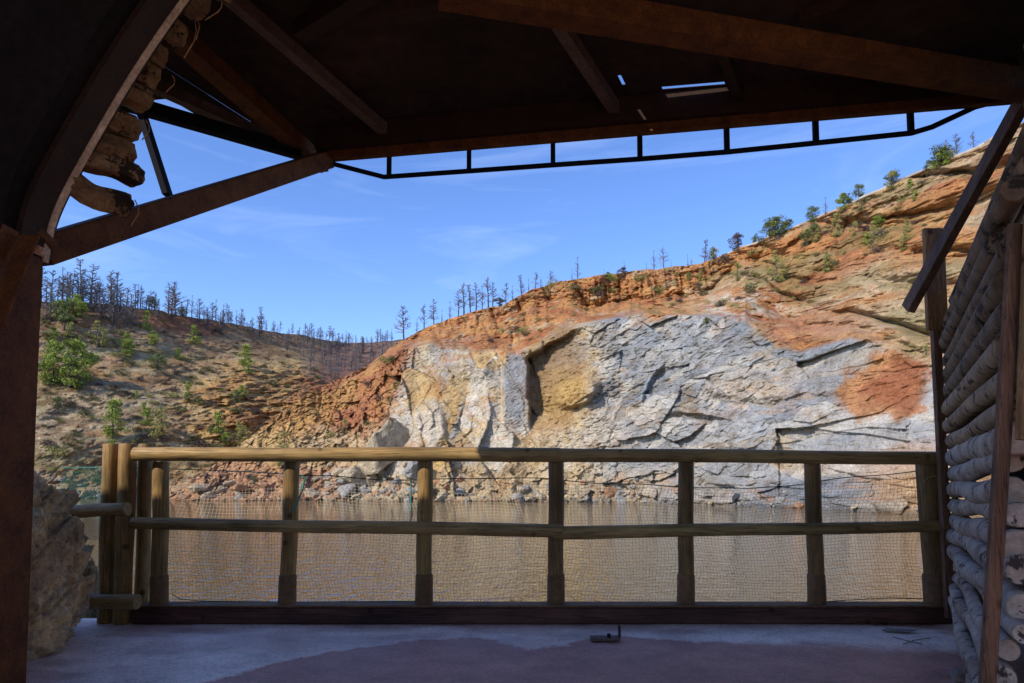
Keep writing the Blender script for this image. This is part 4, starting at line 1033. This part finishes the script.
ribbon(leg, .055, .14, 2.27, 2.30, 'leg_flange', 'rust_dark')
rl = [Vector((2 * cxm - p.x, p.y, p.z)) for p in leg]
ribbon(list(reversed(rl)), .03, .06, 1.96, 2.27, 'leg', 'rust')
mb = MB(); mb.beam(at(24, 222, 2.20), at(50, 246, 2.30), .05, .035, bev=.004); mb.build('clamp', M['rust'], arch)
mb = MB(); mb.tube([at(38, 250, 2.2), at(46, 254, 2.33)], .016, 8); mb.build('bolt', M['rust_worn_lit'], arch)
mb = MB(); mb.beam(at(-8, 330, 2.0), at(30, 236, 2.15), .06, .01, bev=.002); mb.build('gusset', M['rust'], arch)
# dark lining of the gallery behind the viewer
mb = MB(); secs = []
prof = [Vector((-1.68, 0, -.3)), Vector((-1.68, 0, 1.5))] + [Vector((p.x - .025 if p.x < cxm else p.x + .025, 0, p.z + .015)) for p in curve_full[1:-1]] + [Vector((2.36, 0, 1.6)), Vector((2.36, 0, -.3))]
n_ = len(prof)
for Yv in (-0.75, 2.24):  # stops short and stays open behind the viewer to let fill light in
    secs += [Vector((p.x, Yv, p.z)) for p in prof]
mb.add(secs, [(i, i + 1, n_ + i + 1, n_ + i) for i in range(n_ - 1)])
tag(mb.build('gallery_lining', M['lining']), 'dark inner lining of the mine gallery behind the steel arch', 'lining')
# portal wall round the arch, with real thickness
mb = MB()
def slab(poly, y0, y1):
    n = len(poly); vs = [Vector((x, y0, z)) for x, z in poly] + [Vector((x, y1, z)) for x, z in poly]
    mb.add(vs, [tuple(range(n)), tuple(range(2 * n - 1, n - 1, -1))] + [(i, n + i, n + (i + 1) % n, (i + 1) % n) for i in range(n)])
PT = 3.62  # top of the unseen wall, height set to shade the sill and lower rail
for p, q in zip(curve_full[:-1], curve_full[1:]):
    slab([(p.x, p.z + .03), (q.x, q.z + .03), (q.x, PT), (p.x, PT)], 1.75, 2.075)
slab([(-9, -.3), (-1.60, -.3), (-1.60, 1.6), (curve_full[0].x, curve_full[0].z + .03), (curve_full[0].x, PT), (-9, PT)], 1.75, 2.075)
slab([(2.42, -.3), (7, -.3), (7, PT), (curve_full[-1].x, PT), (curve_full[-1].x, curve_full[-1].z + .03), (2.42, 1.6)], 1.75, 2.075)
tag(mb.build('portal_wall', M['lining']), 'dark portal wall round the steel arch, top raised to shade the sill', 'wall')
mb = MB(); mb.box((0, -21.2, -1.6), 80, 46, 3.14)  # unseen ground added behind the viewer to bounce sunlight onto the foreground
tag(mb.build('bounce_ground', M['bounce_ground']), kind='structure')
lagg = empty('timber_lagging', at(130, 150, 2.4), 'row of short lagging logs with cut ends behind the arch rib', 'logs')
random.seed(44)
LD = Vector((-.5, -1, 0))
for px, py, r, Y0 in [(131, 207, .042, 2.50), (141, 178, .046, 2.50), (134, 156, .044, 2.47), (138, 130, .050, 2.49), (149, 103, .048, 2.5), (158, 78, .044, 2.5), (165, 60, .046, 2.50), (184, 38, .050, 2.52), (205, 10, .055, 2.55), (232, -12, .06, 2.55)]:
    a = at(px - 4, py, Y0); b = a + LD * .30
    lg = noisy_pole(a, b, r, 14, 0, .45, 18, .05, .012); o = lg.build('log', M['lag'], lagg, True)
# loose fibres hanging from the logs
mb = MB()
for (a, b) in [((195, 20), (184, 58)), ((192, 10), (196, 40)), ((222, 2), (205, 20)), ((146, 120), (142, 140)), ((135, 200), (131, 226)), ((172, 75), (166, 92))]:
    p, q = at(*a, 2.45), at(*b, 2.45); m_ = p.lerp(q, .55) + Vector((.02, 0, 0)); mb.tube([p, p.lerp(m_, .5) + Vector((.006, 0, 0)), m_, q], .0022, 5)
mb.build('bark_strip', M['plank_lit'], lagg)

# ------------------------------------------------------------------ rock bank at the left of the terrace
def bank(name, p0, p1, ztop, lean, label, seed, cc, nu=220, nv=200, amp=1.0):
    u = np.linspace(0, 1, nu); v = np.linspace(0, 1.5, nv); U, V = np.meshgrid(u, v)
    ln = (p1 - p0); L = ln.length; nrm = Vector((-ln.y, ln.x, 0)).normalized()      # away from the terrace
    s = np.clip(V, 0, 1); over = np.clip(V - 1, 0, .5)
    zt = np.interp(U, *zip(*ztop)) + .08 * fbm(U * 7, U * 0, 0.0, seed + 5, 3)
    a = U * L; hgt = s * zt
    f1, c1 = facets(a / .45, (hgt + a * .5) / .30, seed, 1.0, .6); f2, c2 = facets(a / .14, (hgt + a * .4) / .09, seed + 9, 1.2, .6)
    f3, c3 = facets(a / .05, hgt / .035, seed + 19, 1.2, .6)
    dsp = amp * (.10 * f1 + .035 * f2 + .010 * f3 + .12 * fbm(a / .5, hgt / .4, 0.0, seed + 30, 4))
    outw = lean * s ** 1.3 * zt + over * 3.0 - dsp
    X = p0.x + ln.x * U + nrm.x * outw; Y = p0.y + ln.y * U + nrm.y * outw
    Z = hgt - .1 * (V < .02) + over * .35 + ss(0.7, 1.0, V) * dsp * .8
    n = fbm(a / .3, hgt / .2, 0.0, seed + 50, 4); st = fbm((a + hgt * .6) / .5, (hgt - a * .6) / .08, 0.0, seed + 60, 4)
    col = np.ones(U.shape + (3,)) * np.array(cc)
    col = lay(col, 'cream', ss(-.05, .2, st) * .6); col = lay(col, 'orange', ss(0, .25, n) * .55); col = lay(col, 'grey', ss(.1, .3, -n) * .6); col = lay(col, 'brown', ss(.2, .4, -st) * .5)
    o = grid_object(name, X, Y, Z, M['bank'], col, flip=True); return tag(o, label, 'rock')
def bulge(name, c, rx, ry, rz, label, seed, cc, amp=1.0, gain=1.0):
    nu, nv = 520, 300
    ph, thv = np.meshgrid(np.linspace(-math.pi * 1.05, math.pi * .6, nu), np.linspace(-.9, 1.45, nv))
    px_, py_, pz_ = np.cos(thv) * np.cos(ph), np.cos(thv) * np.sin(ph), np.sin(thv)
    q = (np.abs(px_) ** 2.6 + np.abs(py_) ** 2.6 + np.abs(pz_) ** 2.6) ** (-1 / 2.6)
    a_ = ph * (rx + ry) * .5; h_ = thv * rz
    f1, c1 = facets((a_ + h_ * .35) / .34, (h_ - a_ * .25) / .26, seed, 1.0, .6); f2, c2 = facets(a_ / .12, (h_ + a_ * .4) / .09, seed + 9, 1.2, .6); f3, c3 = facets(a_ / .045, h_ / .035, seed + 19, 1.2, .6)
    k = 1 + amp * (.10 * f1 + .035 * f2 + .012 * f3 + .16 * fbm(px_ * 2.2 + seed, py_ * 2.2, pz_ * 2.2, seed + 30, 5, .6))
    X = c[0] + px_ * q * rx * k; Y = c[1] + py_ * q * ry * k; Z = c[2] + pz_ * q * rz * k
    n = fbm(a_ / .3, h_ / .25, 0.0, seed + 50, 6, .65); st = fbm((a_ + h_ * .6) / .5, (h_ - a_ * .6) / .08, 0.0, seed + 60, 5, .6)
    col = np.ones(ph.shape + (3,)) * np.array(cc)
    col = lay(col, 'cream', ss(-.05, .2, st) * .5); col = lay(col, 'orange', ss(0, .25, n) * .45); col = lay(col, 'grey', ss(.2, .35, -n) * .35); col = lay(col, 'brown', ss(.25, .45, -st) * .5)
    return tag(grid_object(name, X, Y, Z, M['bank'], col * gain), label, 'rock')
bulge('rock_bank', (-3.10, 3.4, 0), .62, 1.15, 1.13, 'rough ochre and grey rock bank beside the arch leg', 700, (.80, .50, .24), 1.0, 1.2)
bulge('rock_outcrop', (-3.76, 5.6, -.5), .42, .55, .9, 'darker brown rock outcrop behind the post bundle', 800, (.30, .20, .10))
# ------------------------------------------------------------------ small things on the floor
br = empty('floor_bracket', atz(607, 638, .01), 'small rusty metal bracket fixed to the floor near the sill', 'bracket')
mb = MB(); c0 = atz(605, 638, .012); mb.box(c0, .17, .09, .012); mb.build('base_plate', M['rafter'], br)
mb = MB(); c1 = c0 + Vector((.085, -.005, .04)); mb.box(c1, .006, .07, .07); mb.build('upright_plate', M['rust_dark'], br)
mb = MB(); mb.tube([c0 + Vector((.02, -.02, .006)), c0 + Vector((.02, -.02, .03))], .012, 6); mb.build('bolt', M['iron'], br)
o = bpy.data.objects.new('flat_stone', rock_mesh(901, M['pebble'])); COL.objects.link(o); o.scale = (.14, .07, .02); o.location = atz(905, 630, .015)
tag(o, 'flat pale stone lying on the floor near the right end of the sill', 'stone')
o = bpy.data.objects.new('floor_stone', rock_mesh(902, M['pebble'])); COL.objects.link(o); o.scale = (.04, .04, .04); o.location = atz(957, 676, .03)
tag(o, 'small pale stone on the floor against the log wall', 'stone')
for k, (pts_, lab) in enumerate([([(893, 637), (905, 640), (922, 644)], 'thin dark twig on the floor under the right end of the sill'),
                                 ([(903, 644), (915, 640), (930, 638)], 'second thin twig crossing the other near the right end')]):
    mb = MB(); mb.tube([atz(a, b, .010) for a, b in pts_], .0025, 5); tag(mb.build('twig', M['burnt']), lab, 'twig')

# ------------------------------------------------------------------ say which one each repeat is
def ordinal(n):
    return str(n) + ('th' if 10 <= n % 100 <= 20 else {1: 'st', 2: 'nd', 3: 'rd'}.get(n % 10, 'th'))
groups = {}
for o in S.objects:
    if o.parent is None and o.get('group'): groups.setdefault(o['group'], []).append(o)
for g, lst in groups.items():
    lst.sort(key=lambda o: o.location.x / o.location.y)
    cnt_ = {}
    for o in lst: cnt_[o['label']] = cnt_.get(o['label'], 0) + 1
    k_ = 0
    for o in lst:
        if cnt_[o['label']] == 1: continue
        k_ += 1; o['label'] = ('leftmost' if k_ == 1 else ordinal(k_) + ' from left') + ' of the ' + g
    if k_ == 0: continue
